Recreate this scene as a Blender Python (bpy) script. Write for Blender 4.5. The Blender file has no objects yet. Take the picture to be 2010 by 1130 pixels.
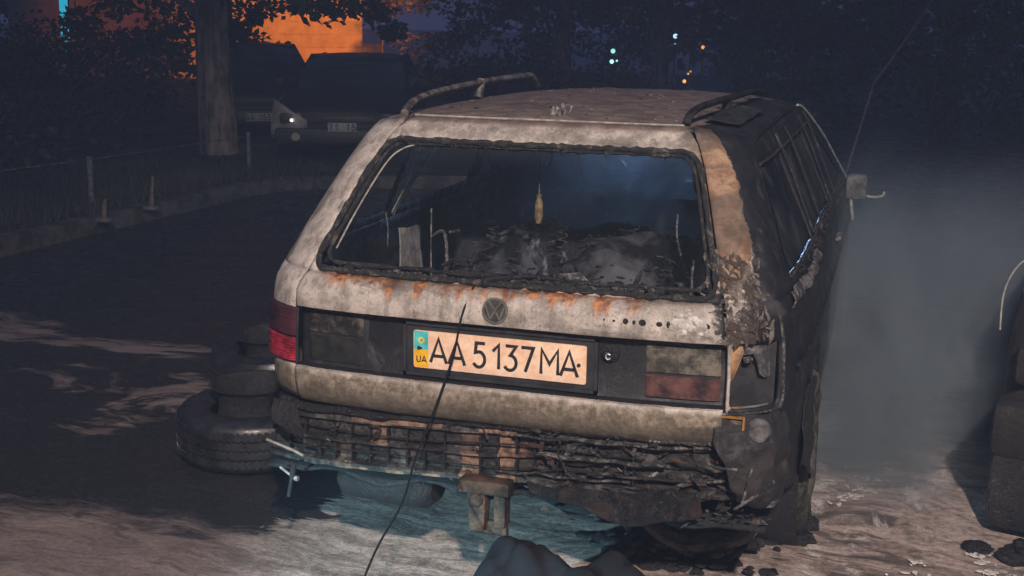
import bpy, bmesh, math, random
from mathutils import Vector, Matrix, noise as MN
from mathutils.geometry import delaunay_2d_cdt

C = bpy.context.scene.collection
SC = bpy.context.scene
R = math.radians

# ---------------------------------------------------------------- camera
cd = bpy.data.cameras.new("camera"); cam = bpy.data.objects.new("camera", cd); C.objects.link(cam)
SC.camera = cam
CAMP = Vector((1.03865, -3.1874, 1.7533)); YAW, PIT, ROL, FX = -0.30247, -0.21875, 0.01527, 1.18246
_f = Vector((math.sin(YAW)*math.cos(PIT), math.cos(YAW)*math.cos(PIT), math.sin(PIT)))
_r = _f.cross(Vector((0, 0, 1))).normalized(); _u = _r.cross(_f)
_cr, _sr = math.cos(ROL), math.sin(ROL)
_r2 = _cr*_r + _sr*_u; _u2 = -_sr*_r + _cr*_u
cam.matrix_world = Matrix(((_r2.x, _u2.x, -_f.x, CAMP.x), (_r2.y, _u2.y, -_f.y, CAMP.y), (_r2.z, _u2.z, -_f.z, CAMP.z), (0, 0, 0, 1)))
cd.sensor_width = 36; cd.lens = 36*FX; cd.clip_start = .05; cd.clip_end = 500

# ---------------------------------------------------------------- world, lights, exposure
W = bpy.data.worlds.new("World"); SC.world = W; W.use_nodes = True
_bg = W.node_tree.nodes['Background']
_sky = W.node_tree.nodes.new('ShaderNodeTexSky'); _sky.sky_type = 'NISHITA'; _sky.sun_disc = False
_sky.sun_elevation = R(-3.0); _sky.sun_rotation = R(200)
_mx = W.node_tree.nodes.new('ShaderNodeMixRGB'); _mx.blend_type = 'MIX'; _mx.inputs[0].default_value = 0.97
W.node_tree.links.new(_sky.outputs[0], _mx.inputs[1]); _mx.inputs[2].default_value = (.30, .41, 1.0, 1)
W.node_tree.links.new(_mx.outputs[0], _bg.inputs[0]); _bg.inputs[1].default_value = .105
SC.view_settings.view_transform = 'Standard'; SC.view_settings.look = 'None'
SC.view_settings.exposure = 0; SC.view_settings.gamma = 1

def lamp(name, kind, loc, energy, color, target=None, size=.3, angle=60, blend=.5):
    l = bpy.data.lights.new(name, kind); o = bpy.data.objects.new(name, l); C.objects.link(o)
    l.energy = energy; l.color = color
    if kind in ('POINT', 'SPOT'): l.shadow_soft_size = size
    if kind == 'SPOT': l.spot_size = R(angle); l.spot_blend = blend
    o.location = loc
    if target is not None:
        o.rotation_euler = (Vector(target)-Vector(loc)).to_track_quat('-Z', 'Y').to_euler()
    return o
# flood light of the rescue crew, behind and above the photographer
lamp('floodlight', 'SPOT', (2.3, -5.6, 4.7), 2900, (1, .84, .71), (.25, .3, .3), .12, 62, .9)
# added unseen teal fill, low behind the camera, for the ground under the bumper
_l = lamp('added_teal_fill', 'SPOT', (-1.6, -4.6, .95), 2300, (.42, .84, .95), (.05, .95, .0), .06, 17, .6); _l.scale = (1.5, .42, 1)
# added unseen cool fill off to the right, brightens the smoke
lamp('added_smoke_fill', 'SPOT', (7.5, 1.2, 2.6), 330, (.45, .82, 1), (2.4, 3.4, .6), .15, 42, .9)
# small warm lamp over the parked cars beyond the kerb
lamp('kerbside_lamp', 'SPOT', (-4.3, 6.6, 3.0), 45, (1, .80, .66), (-5.6, 10.4, .5), .06, 46, .9)

# ---------------------------------------------------------------- node helpers
class S:
    def __init__(s, T, o): s.T = T; s.o = o
    def _m(s, op, b=None, c=None): return s.T.math(op, s, b, c)
    def __add__(s, b): return s._m('ADD', b)
    __radd__ = __add__
    def __mul__(s, b): return s._m('MULTIPLY', b)
    __rmul__ = __mul__
    def __sub__(s, b): return s._m('SUBTRACT', b)
    def __rsub__(s, b): return s.T.math('SUBTRACT', b, s)
    def abs(s): return s._m('ABSOLUTE')
    def clamp(s): return s.T.ramp01(s, 0, 1, False)
class Tree:
    def __init__(s, name):
        s.m = bpy.data.materials.new(name); s.m.use_nodes = True
        s.t = s.m.node_tree; s.n = s.t.nodes; s.n.clear()
        s.out = s.n.new('ShaderNodeOutputMaterial')
        s.tc = s.n.new('ShaderNodeTexCoord'); s.P = S(s, s.tc.outputs['Object'])
        sx = s.n.new('ShaderNodeSeparateXYZ'); s.t.links.new(s.P.o, sx.inputs[0])
        s.x, s.y, s.z = [S(s, sx.outputs[i]) for i in range(3)]
    def put(s, sock, v):
        if isinstance(v, S): s.t.links.new(v.o, sock)
        elif v is not None:
            if isinstance(v, (tuple, list)) and len(v) == 3 and sock.type == 'RGBA': v = (*v, 1)
            sock.default_value = v
    def math(s, op, a, b=None, c=None):
        n = s.n.new('ShaderNodeMath'); n.operation = op
        s.put(n.inputs[0], a); s.put(n.inputs[1], b)
        if c is not None: s.put(n.inputs[2], c)
        return S(s, n.outputs[0])
    def ramp01(s, v, a, b, smooth=True):
        n = s.n.new('ShaderNodeMapRange'); n.interpolation_type = 'SMOOTHSTEP' if smooth else 'LINEAR'
        s.put(n.inputs[0], v); s.put(n.inputs[1], a); s.put(n.inputs[2], b); return S(s, n.outputs[0])
    def vec(s, x, y, z):
        n = s.n.new('ShaderNodeCombineXYZ'); s.put(n.inputs[0], x); s.put(n.inputs[1], y); s.put(n.inputs[2], z); return S(s, n.outputs[0])
    def scaled(s, sx, sy, sz, off=(0, 0, 0), rot=0, v=None):
        n = s.n.new('ShaderNodeMapping'); s.t.links.new((v or s.P).o, n.inputs[0])
        n.inputs[1].default_value = off; n.inputs[2].default_value = (0, 0, rot); n.inputs[3].default_value = (sx, sy, sz); return S(s, n.outputs[0])
    def noise(s, scale=5, detail=5, rough=.6, v=None, dist=0, col=False):
        n = s.n.new('ShaderNodeTexNoise'); s.t.links.new((v or s.P).o, n.inputs['Vector'])
        n.inputs['Scale'].default_value = scale; n.inputs['Detail'].default_value = detail
        n.inputs['Roughness'].default_value = rough; n.inputs['Distortion'].default_value = dist
        return S(s, n.outputs[1 if col else 0])
    def vor(s, scale=5, v=None, feat='F1'):
        n = s.n.new('ShaderNodeTexVoronoi'); n.feature = feat; s.t.links.new((v or s.P).o, n.inputs['Vector'])
        n.inputs['Scale'].default_value = scale; return S(s, n.outputs[0])
    def mix(s, f, a, b):
        n = s.n.new('ShaderNodeMixRGB'); s.put(n.inputs[0], f); s.put(n.inputs[1], a); s.put(n.inputs[2], b); return S(s, n.outputs[0])
    def attr(s, name):
        n = s.n.new('ShaderNodeAttribute'); n.attribute_name = name; return S(s, n.outputs['Fac'])
    def vadd(s, a, b, k=1.0):
        n = s.n.new('ShaderNodeVectorMath'); n.operation = 'MULTIPLY_ADD'
        s.put(n.inputs[0], b); n.inputs[1].default_value = (k, k, k); s.put(n.inputs[2], a); return S(s, n.outputs[0])
    def bsdf(s, col, rough=.6, metal=0, spec=.5, bump=None, bs=.3, bd=.01, emit=None, es=0, coat=0, trans=0, alpha=None):
        n = s.n.new('ShaderNodeBsdfPrincipled')
        s.put(n.inputs['Base Color'], col); s.put(n.inputs['Roughness'], rough); s.put(n.inputs['Metallic'], metal)
        s.put(n.inputs['Specular IOR Level'], spec); s.put(n.inputs['Coat Weight'], coat); s.put(n.inputs['Transmission Weight'], trans)
        if alpha is not None: s.put(n.inputs['Alpha'], alpha)
        if emit is not None: s.put(n.inputs['Emission Color'], emit); s.put(n.inputs['Emission Strength'], es)
        if bump is not None:
            b = s.n.new('ShaderNodeBump'); b.inputs['Strength'].default_value = bs; b.inputs['Distance'].default_value = bd
            s.put(b.inputs['Height'], bump); s.t.links.new(b.outputs[0], n.inputs['Normal'])
        s.t.links.new(n.outputs[0], s.out.inputs[0]); s.b = n
        return s.m

def mottled(name, c1, c2, rough=.7, scale=12, spec=.4, bs=.3, bd=.01, metal=0, r2=None, lo=.35, hi=.65):
    T = Tree(name); n = T.noise(scale, 7, .65); f = T.ramp01(n, lo, hi)
    rr = rough if r2 is None else T.ramp01(T.noise(scale*1.7, 5), .3, .7)*(r2-rough)+rough
    return T.bsdf(T.mix(f, c1, c2), rr, metal, spec, T.noise(scale*3, 6, .7), bs, bd)

# soot-covered surfaces
M = {}
def soot_mat(name, dark=(.012, .013, .017), lite=(.10, .095, .10), rustc=(.16, .06, .025), rustw=.0, lo=.56, hi=.74, scale=9, rough=(.55, .92), bs=.7, bd=.02):
    T = Tree(name)
    n = T.noise(scale, 9, .7, dist=.4); fine = T.noise(scale*6, 6, .75)
    f = T.ramp01(n*.65+fine*.35, lo, hi)
    col = T.mix(f, dark, lite)
    col = T.mix(T.ramp01(T.noise(scale*13, 4, .7), .56, .66)*.35, col, [min(1, c*1.2+.01) for c in lite])
    if rustw: col = T.mix(T.ramp01(T.noise(scale*.6, 6, .6, T.scaled(1, 1, 1, (7, 3, 1))), .62-rustw*.2, .72-rustw*.2), col, rustc)
    rr = T.ramp01(T.noise(scale*2, 5), .35, .65)*(rough[1]-rough[0])+rough[0]
    return T.bsdf(col, rr, 0, .5, n+fine*.6, bs, bd)
M['soot'] = soot_mat('charred_metal')
M['char'] = soot_mat('charred_plastic', (.010, .010, .013), (.07, .068, .075), rough=(.25, .7), lo=.5, hi=.75, scale=14)
M['char_rust'] = soot_mat('charred_rusty_metal', (.015, .014, .017), (.09, .08, .078), (.20, .075, .035), 1.0, scale=7)
M['flake'] = soot_mat('peeling_ash', (.03, .03, .035), (.36, .34, .34), scale=22, lo=.46, hi=.6)
M['inner'] = soot_mat('burnt_cabin', (.012, .012, .02), (.05, .05, .06), scale=6, lo=.5, hi=.8)
M['ash'] = soot_mat('ash_covered_seat', (.02, .02, .03), (.34, .36, .40), scale=3.4, lo=.45, hi=.62, rough=(.8, .95))
M['rubber'] = mottled('tyre_rubber', (.012, .012, .014), (.035, .035, .038), .42, 30, .5, .3, .004, r2=.6)
M['burnt_tyre'] = mottled('burnt_tyre', (.025, .025, .022), (.15, .145, .115), .85, 14, .2, .9, .02)
M['rim'] = mottled('dirty_rim', (.07, .07, .07), (.22, .21, .2), .5, 20, .5, metal=.3)
M['pale'] = mottled('pale_grime', (.20, .19, .17), (.42, .39, .35), .6, 30)
M['brown'] = mottled('heat_browned_steel', (.015, .011, .010), (.105, .056, .038), .7, 11, .4, .8, .015, lo=.42, hi=.62)
M['blackplastic'] = mottled('black_plastic', (.018, .019, .023), (.035, .037, .042), .5, 20, .4, .15)
M['blackink'] = mottled('plate_ink', (.015, .014, .018), (.03, .028, .035), .5, 60)
M['cable'] = mottled('cable_sheath', (.006, .006, .007), (.010, .010, .010), .8, 60, .2)

# ---------------------------------------------------------------- object helpers
def wl(o):
    p = Vector((0, 0, 0)) if o is None else Vector(o.get('_w', (0, 0, 0)))
    return p
def obj(name, bm, mat, parent=None, smooth=True, loc=None, label=None, world=False):
    me = bpy.data.meshes.new(name)
    if smooth:
        for f in bm.faces: f.smooth = True
    bm.to_mesh(me); bm.free()
    me.materials.append(mat)
    if smooth: me.set_sharp_from_angle(angle=R(42))
    o = bpy.data.objects.new(name, me); C.objects.link(o); o.parent = parent
    if loc: o.location = loc
    if label: o['label'] = label
    return o
def thing(name, label, cat, loc=(0, 0, 0), rz=0, group=None):
    o = bpy.data.objects.new(name, None); C.objects.link(o); o.location = loc; o.rotation_euler = (0, 0, rz)
    o.empty_display_size = .2
    o['label'] = label; o['category'] = cat
    if group: o['group'] = group
    return o
def tag(o, label, cat, group=None, kind=None):
    o['label'] = label; o['category'] = cat
    if group: o['group'] = group
    if kind: o['kind'] = kind
    return o
def struct(name, bm, mat, smooth=False):
    o = obj(name, bm, mat, None, smooth); o['kind'] = 'structure'; return o
def dup(root, loc, rz, label=None, group=None, name=None):
    r = root.copy(); C.objects.link(r); r.location = loc; r.rotation_euler = (0, 0, rz)
    if label: r['label'] = label
    if group: r['group'] = group
    for ch in list(root.children):
        c = ch.copy(); C.objects.link(c); c.parent = r
        for g in ch.children:
            d = g.copy(); C.objects.link(d); d.parent = c
    return r
def BM(): return bmesh.new()
def box(bm, lo, hi, jit=0, bev=0, m=None):
    lo = Vector(lo); hi = Vector(hi)
    r = bmesh.ops.create_cube(bm, size=1)
    vs = r['verts']
    for v in vs:
        v.co = Vector(((lo[i]+hi[i])/2+(hi[i]-lo[i])*v.co[i]) for i in range(3)) if False else Vector([(lo[i]+hi[i])/2+(hi[i]-lo[i])*v.co[i] for i in range(3)])
        if jit: v.co += Vector([random.uniform(-jit, jit) for _ in range(3)])
        if m is not None: v.co = m @ v.co
    if bev:
        es = list({e for v in vs for e in v.link_edges})
        bmesh.ops.bevel(bm, geom=es, offset=bev, segments=2, affect='EDGES', profile=.5)
def tube(bm, pts, r, n=8, cap=True, flat=1.0):
    pts = [Vector(p) for p in pts]; rs = r if isinstance(r, (list, tuple)) else [r]*len(pts)
    rings = []; up = None
    for i, p in enumerate(pts):
        d = (pts[min(i+1, len(pts)-1)]-pts[max(i-1, 0)]).normalized()
        if up is None:
            up = Vector((0, 0, 1)) if abs(d.z) < .9 else Vector((1, 0, 0))
        a = d.cross(up).normalized(); b = a.cross(d).normalized(); up = b
        rings.append([bm.verts.new(p+(a*math.cos(t)+b*math.sin(t)*flat)*rs[i]) for t in [2*math.pi*k/n for k in range(n)]])
    for A, B in zip(rings, rings[1:]):
        for k in range(n): bm.faces.new((A[k], A[(k+1) % n], B[(k+1) % n], B[k]))
    if cap:
        bm.faces.new(rings[0][::-1]); bm.faces.new(rings[-1])
def spline(pts, n=8):
    pts = [Vector(p) for p in pts]; out = []
    for i in range(len(pts)-1):
        p0 = pts[max(i-1, 0)]; p1 = pts[i]; p2 = pts[i+1]; p3 = pts[min(i+2, len(pts)-1)]
        for k in range(n):
            t = k/n
            out.append(.5*((2*p1)+(p2-p0)*t+(2*p0-5*p1+4*p2-p3)*t*t+(3*p1-p0-3*p2+p3)*t**3))
    out.append(pts[-1]); return out
def lathe(bm, prof, n=48, mat=None, a0=0, a1=2*math.pi, wob=0):
    # prof: (radius, height) along local z, mat places it
    full = abs(a1-a0-2*math.pi) < 1e-6; cols = []
    for k in range(n if full else n+1):
        a = a0+(a1-a0)*k/n; col = []
        for r_, h in prof:
            v = Vector((r_*math.cos(a), r_*math.sin(a), h))
            if wob: v += v.normalized()*wob*MN.noise(v*9)
            col.append(bm.verts.new(mat @ v if mat is not None else v))
        cols.append(col)
    m = len(prof)
    for k in range(len(cols) if full else len(cols)-1):
        A = cols[k]; B = cols[(k+1) % len(cols)]
        for j in range(m-1): bm.faces.new((A[j], B[j], B[j+1], A[j+1]))
def loft(bm, rows, close=False):
    V = [[bm.verts.new(p) for p in r] for r in rows]
    for A, B in zip(V, V[1:]):
        for k in range(len(A)-1): bm.faces.new((A[k], A[k+1], B[k+1], B[k]))
        if close: bm.faces.new((A[-1], A[0], B[0], B[-1]))
    return V
def inpoly(x, y, P):
    c = False; j = len(P)-1
    for i in range(len(P)):
        if (P[i][1] > y) != (P[j][1] > y) and x < (P[j][0]-P[i][0])*(y-P[i][1])/(P[j][1]-P[i][1])+P[i][0]: c = not c
        j = i
    return c
def subdiv(P, sp):
    out = []
    for i in range(len(P)):
        a = P[i]; b = P[(i+1) % len(P)]; L = math.dist(a, b); n = max(1, int(round(L/sp)))
        out += [(a[0]+(b[0]-a[0])*k/n, a[1]+(b[1]-a[1])*k/n) for k in range(n)]
    return out
def rrect(x0, y0, x1, y1, r, n=5):
    out = []
    for cx, cy, a in ((x1-r, y1-r, 0), (x0+r, y1-r, 90), (x0+r, y0+r, 180), (x1-r, y0+r, 270)):
        for k in range(n+1):
            t = R(a+90*k/n); out.append((cx+r*math.cos(t), cy+r*math.sin(t)))
    return out
def panel(bm, cont, holes, sp, fn, attr=None):
    """triangulated sheet inside cont minus holes, each 2D point mapped by fn to 3D"""
    cont = subdiv(cont, sp); holes = [subdiv(h, sp) for h in holes]
    pts = []; edges = []
    for L in [cont]+holes:
        s = len(pts); pts += L; edges += [(s+i, s+(i+1) % len(L)) for i in range(len(L))]
    bnd = list(pts)
    xs = [p[0] for p in cont]; ys = [p[1] for p in cont]
    cell = {}
    for p in bnd: cell.setdefault((int(p[0]//sp), int(p[1]//sp)), []).append(p)
    y = min(ys)+sp/2; row = 0
    while y < max(ys):
        x = min(xs)+sp/2*(1+row % 2)
        while x < max(xs):
            if inpoly(x, y, cont) and not any(inpoly(x, y, h) for h in holes):
                cx, cy = int(x//sp), int(y//sp)
                if all(math.dist((x, y), q) > sp*.5 for i in (-1, 0, 1) for j in (-1, 0, 1) for q in cell.get((cx+i, cy+j), ())): pts.append((x, y))
            x += sp
        y += sp*.87; row += 1
    vo, eo, fo, ov, oe, of = delaunay_2d_cdt([Vector(p) for p in pts], edges, [], 0, 1e-6)
    lay = bm.verts.layers.float.get('soot') or bm.verts.layers.float.new('soot')
    V = []
    for p in vo:
        v = bm.verts.new(fn(p.x, p.y)); V.append(v)
        if attr: v[lay] = attr(p.x, p.y)
    for f in fo:
        cx = sum(vo[i].x for i in f)/3; cy = sum(vo[i].y for i in f)/3
        if inpoly(cx, cy, cont) and not any(inpoly(cx, cy, h) for h in holes):
            bm.faces.new([V[i] for i in f])
def fixn(bm):
    bmesh.ops.recalc_face_normals(bm, faces=bm.faces)
def solid(o, t, off=-1):
    m = o.modifiers.new('thick', 'SOLIDIFY'); m.thickness = t; m.offset = off; return o
def bevmod(o, w, seg=2):
    m = o.modifiers.new('bev', 'BEVEL'); m.width = w; m.segments = seg; m.limit_method = 'ANGLE'; return o
def each(name, fn_list, mat, parent, smooth=True):
    for f in fn_list:
        bm = BM(); f(bm); obj(name, bm, mat, parent, smooth)
def stuff(o): o['kind'] = 'stuff'; return o
def stroke(bm, pts, w, fn, t=.002):
    """flat ribbon of width w along a 2D polyline with mitred joints, given a thickness t; fn(x, z, h) -> 3D"""
    n = len(pts); L = []; Rr = []
    for i in range(n):
        p = Vector(pts[i])
        d1 = (Vector(pts[i])-Vector(pts[i-1])).normalized() if i else None
        d2 = (Vector(pts[i+1])-Vector(pts[i])).normalized() if i < n-1 else None
        if d1 is None: nn = Vector((-d2.y, d2.x)); k = 1
        elif d2 is None: nn = Vector((-d1.y, d1.x)); k = 1
        else:
            a = Vector((-d1.y, d1.x)); b = Vector((-d2.y, d2.x)); nn = (a+b)
            if nn.length < .2: nn = a; k = 1
            else: nn.normalize(); k = min(1/max(nn.dot(a), .4), 1.8)
        L.append(p+nn*w/2*k); Rr.append(p-nn*w/2*k)
    lv = [bm.verts.new(fn(p.x, p.y, t)) for p in L]; rv = [bm.verts.new(fn(p.x, p.y, t)) for p in Rr]
    lb = [bm.verts.new(fn(p.x, p.y, 0)) for p in L]; rb = [bm.verts.new(fn(p.x, p.y, 0)) for p in Rr]
    for i in range(n-1):
        bm.faces.new((lv[i], lv[i+1], rv[i+1], rv[i])); bm.faces.new((lb[i], lb[i+1], lv[i+1], lv[i])); bm.faces.new((rv[i], rv[i+1], rb[i+1], rb[i]))
    bm.faces.new((lv[0], rv[0], rb[0], lb[0])); bm.faces.new((lv[-1], lb[-1], rb[-1], rv[-1]))
def arc2(cx, cy, rx, ry, a0, a1, n=10): return [(cx+rx*math.cos(R(a0+(a1-a0)*k/n)), cy+ry*math.sin(R(a0+(a1-a0)*k/n))) for k in range(n+1)]
GL = {'A': ([[(0, 0), (.5, 1), (1, 0)], [(.2, .28), (.8, .28)]]), 'M': [[(0, 0), (.02, 1), (.5, .42), (.98, 1), (1, 0)]],
      '1': [[(.15, .72), (.75, 1), (.75, 0)]], '7': [[(0, 1), (1, 1), (.35, 0)]],
      '5': [[(.95, 1), (.22, 1), (.15, .60)]+arc2(.45, .32, .5, .32, 100, -90, 12)+arc2(.45, .32, .5, .32, -95, -150, 4)],
      '3': [[(.05, 1), (.92, 1), (.45, .62)]+arc2(.42, .31, .52, .31, 80, -150, 14)],
      'U': [[(0, 1), (0, .35)]+arc2(.5, .35, .5, .35, 180, 360, 8)+[(1, 1)]]}
# ================================================================ the burnt estate car
def paint_mat():
    T = Tree('scorched_silver_paint')
    x, y, z = T.x, T.y, T.z
    big = T.noise(4, 6, .6); fine = T.noise(55, 6, .7); mid = T.noise(16, 7, .7)
    col = T.mix(T.ramp01(big*.5+mid*.5, .38, .62), (.25, .222, .20), (.52, .462, .43))
    col = T.mix(T.ramp01(fine, .55, .75)*.35, col, (.12, .11, .10))
    # vertical runs of water and dirt
    runs = T.noise(1, 5, .65, T.scaled(26, 26, 2.2))
    col = T.mix(T.ramp01(runs, .50, .66)*.55, col, (.13, .115, .095))
    col = T.mix(T.ramp01(T.noise(150, 4, .7), .56, .63)*.55, col, (.10, .085, .075))
    col = T.mix(T.ramp01(T.noise(95, 3, .6, T.scaled(1, 1, .35, (5, 0, 0))), .60, .67)*.4, col, (.66, .60, .57))
    col = T.mix(T.ramp01(T.vor(7, T.vadd(T.P, T.noise(9, 5, col=True), .25)), .20, .06)*T.ramp01(mid, .4, .6)*.6, col, (.12, .095, .08))
    # roof: browned by the heat, speckled
    roofm = T.ramp01(z, 1.424, 1.436)
    rc = T.mix(T.ramp01(mid*.6+fine*.4, .4, .62), (.135, .098, .085), (.25, .19, .17))
    rc = T.mix(T.ramp01(T.noise(3, 6, .7, T.scaled(1, 1.8, 1)), .55, .66)*.6, rc, (.10, .08, .07))
    col = T.mix(roofm, col, rc)
    # tan heat bloom on the right pillar and corner
    tan = T.ramp01(x+mid*.12, .48, .60)*T.ramp01(z, .96, 1.10)
    col = T.mix(tan, col, T.mix(T.ramp01(mid, .4, .65), (.20, .115, .07), (.38, .25, .17)))
    # lower band: olive road dirt with pale drips
    low = 1-T.ramp01(z+mid*.05, .715, .735)
    lc = T.mix(T.ramp01(fine*.6+mid*.4, .4, .64), (.13, .105, .08), (.34, .29, .235))
    lc = T.mix(T.ramp01(z+mid*.06, .715, .665)*.60, lc, (.095, .08, .062))
    dr = T.ramp01(T.noise(1, 3, .6, T.scaled(9, 9, .4, (.31, 0, 0))), .60, .66)*T.ramp01(x, .2, .36)
    lc = T.mix(dr*.7, lc, (.42, .36, .32))
    lc = T.mix(T.ramp01(T.vor(26), .20, .05)*T.ramp01(x, .40, .58)*.8, lc, (.40, .28, .18))
    lc = T.mix(T.ramp01(z, .700, .713)*.7, lc, (.45, .42, .40))
    col = T.mix(low, col, lc)
    # rust bleeding from the window edge, and dots along the header
    drip = T.noise(1, 4, .6, T.scaled(22, 10, 1.2)); gate = T.ramp01(T.noise(1, 5, .6, T.scaled(5, 0, 0, (3.3, 0, 0))), .36, .50)*T.ramp01(x, -.62, -.52)
    rm = T.ramp01(z+(drip-.5)*.20+(fine-.5)*.07, .955, 1.008)*(1-T.ramp01(z, 1.012, 1.03))*gate*(1-T.ramp01(x, .36, .5))
    hdr = T.ramp01(T.noise(24, 5, .6)+(1.374-z)*9*0, .60, .68)*T.ramp01(z, 1.392, 1.374)*T.ramp01(z, 1.30, 1.34)*(1-T.ramp01(y, .42, .5))
    rcol = T.mix(T.ramp01(T.noise(40, 5), .4, .62), (.17, .055, .018), (.56, .22, .07))
    col = T.mix(T.ramp01(rm, .05, .95)*.85, col, rcol); col = T.mix(hdr*.8, col, rcol)
    # loose soot smudges, heavier towards the right and the lower edge
    sm = T.noise(2.6, 8, .68, T.scaled(1, 1, 1.8, (2, 5, 0)), dist=.6)
    col = T.mix(T.ramp01(sm+T.ramp01(x, -.3, .6)*.05, .54, .66)*.62, col, (.055, .05, .047))
    col = T.mix(T.ramp01(T.noise(34, 7, .75), .60, .66)*.5, col, (.035, .03, .028))
    # soot
    so = T.attr('soot')+(mid-.5)*.7+(fine-.5)*.25
    edge = T.ramp01(so, .38, .46)*(1-T.ramp01(so, .50, .56))
    col = T.mix(edge*.5*T.ramp01(z, .85, .92)*(1-T.ramp01(z, 1.09, 1.15)), col, (.50, .45, .42))
    sc = T.mix(T.ramp01(T.noise(9, 8, .72, dist=.5), .52, .72), (.012, .013, .017), (.065, .062, .068))
    som = T.ramp01(so, .47, .56)
    col = T.mix(som, col, sc)
    return T.bsdf(col, T.ramp01(mid, .3, .7)*.3+.42, 0, .45, mid+fine*.5+som*.6, .35, .012)
M['paint'] = paint_mat()

PC = [(0, 0), (.3, .0), (.5, .01), (.635, .028), (.70, .055), (.755, .095), (.79, .145), (.81, .20), (.825, .3), (.835, .5), (.842, .9), (.845, 2), (.845, 3.3), (.83, 3.8), (.80, 4.1), (.72, 4.35), (.5, 4.5), (0, 4.56)]
_pc = spline([(a, b, 0) for a, b in PC], 10); _ps = [0]
for a, b in zip(_pc, _pc[1:]): _ps.append(_ps[-1]+(b-a).length)
def plan(s):
    sg = -1 if s < 0 else 1; s = abs(s)
    lo, hi = 0, len(_ps)-1
    while hi-lo > 1:
        m = (lo+hi)//2
        if _ps[m] <= s: lo = m
        else: hi = m
    t = (s-_ps[lo])/(_ps[hi]-_ps[lo]); p = _pc[lo].lerp(_pc[hi], t)
    return sg*p.x, p.y
def s_of_y(y):
    for k in range(len(_pc)-1):
        if _pc[k].y <= y <= _pc[k+1].y and _pc[k].x > .4: return _ps[k]+(y-_pc[k].y)/max(_pc[k+1].y-_pc[k].y, 1e-6)*(_ps[k+1]-_ps[k])
    return _ps[-1]
def lin(t, T):
    if t <= T[0][0]: return T[0][1]
    for a, b in zip(T, T[1:]):
        if t <= b[0]: return a[1]+(b[1]-a[1])*(t-a[0])/(b[0]-a[0])
    return T[-1][1]
GZ = [(.2, .09), (.45, .06), (.585, .035), (.60, .015), (.63, -.005), (.70, -.012), (.90, -.004), (.95, .004), (.985, .025), (1.0, .045), (1.10, .12), (1.25, .25), (1.37, .36), (1.40, .39), (1.43, .425), (1.45, .455)]
KX = [(.2, .965), (.45, 1.0), (.8, 1.0), (.95, .99), (1.0, .965), (1.10, .915), (1.25, .84), (1.34, .79), (1.40, .748), (1.43, .712), (1.45, .70)]
def CP(s, z, off=0.0, g=None):
    """point on the body skin: s runs round the car from the middle of the tail, off pushes it outward"""
    x, y = plan(s); e = .004; x2, y2 = plan(s+e if s >= 0 else s-e); 
    if s >= 0: nx, ny = (y2-y), -(x2-x)
    else: nx, ny = -(y2-y), (x2-x)
    L = math.hypot(nx, ny) or 1
    if s < 0: nx, ny = nx, ny
    nx, ny = nx/L, ny/L
    if s < 0: nx, ny = -abs(nx), -abs(ny)
    else: nx, ny = abs(nx), -abs(ny)
    k = lin(z, KX); gz = lin(z, GZ) if g is None else g
    w = max(0.0, 1-y/1.0)
    return Vector((x*k+nx*off, y+gz*w+ny*off, z))
def dent(s, z, a=.004): return a*MN.noise(Vector((s*5, z*5, 1.3)))+a*.5*MN.noise(Vector((s*17, z*17, 4)))

car = thing('burnt_estate_car', 'burnt-out silver estate car with plate AA 5137 MA and blackened right side', 'car')

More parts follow.
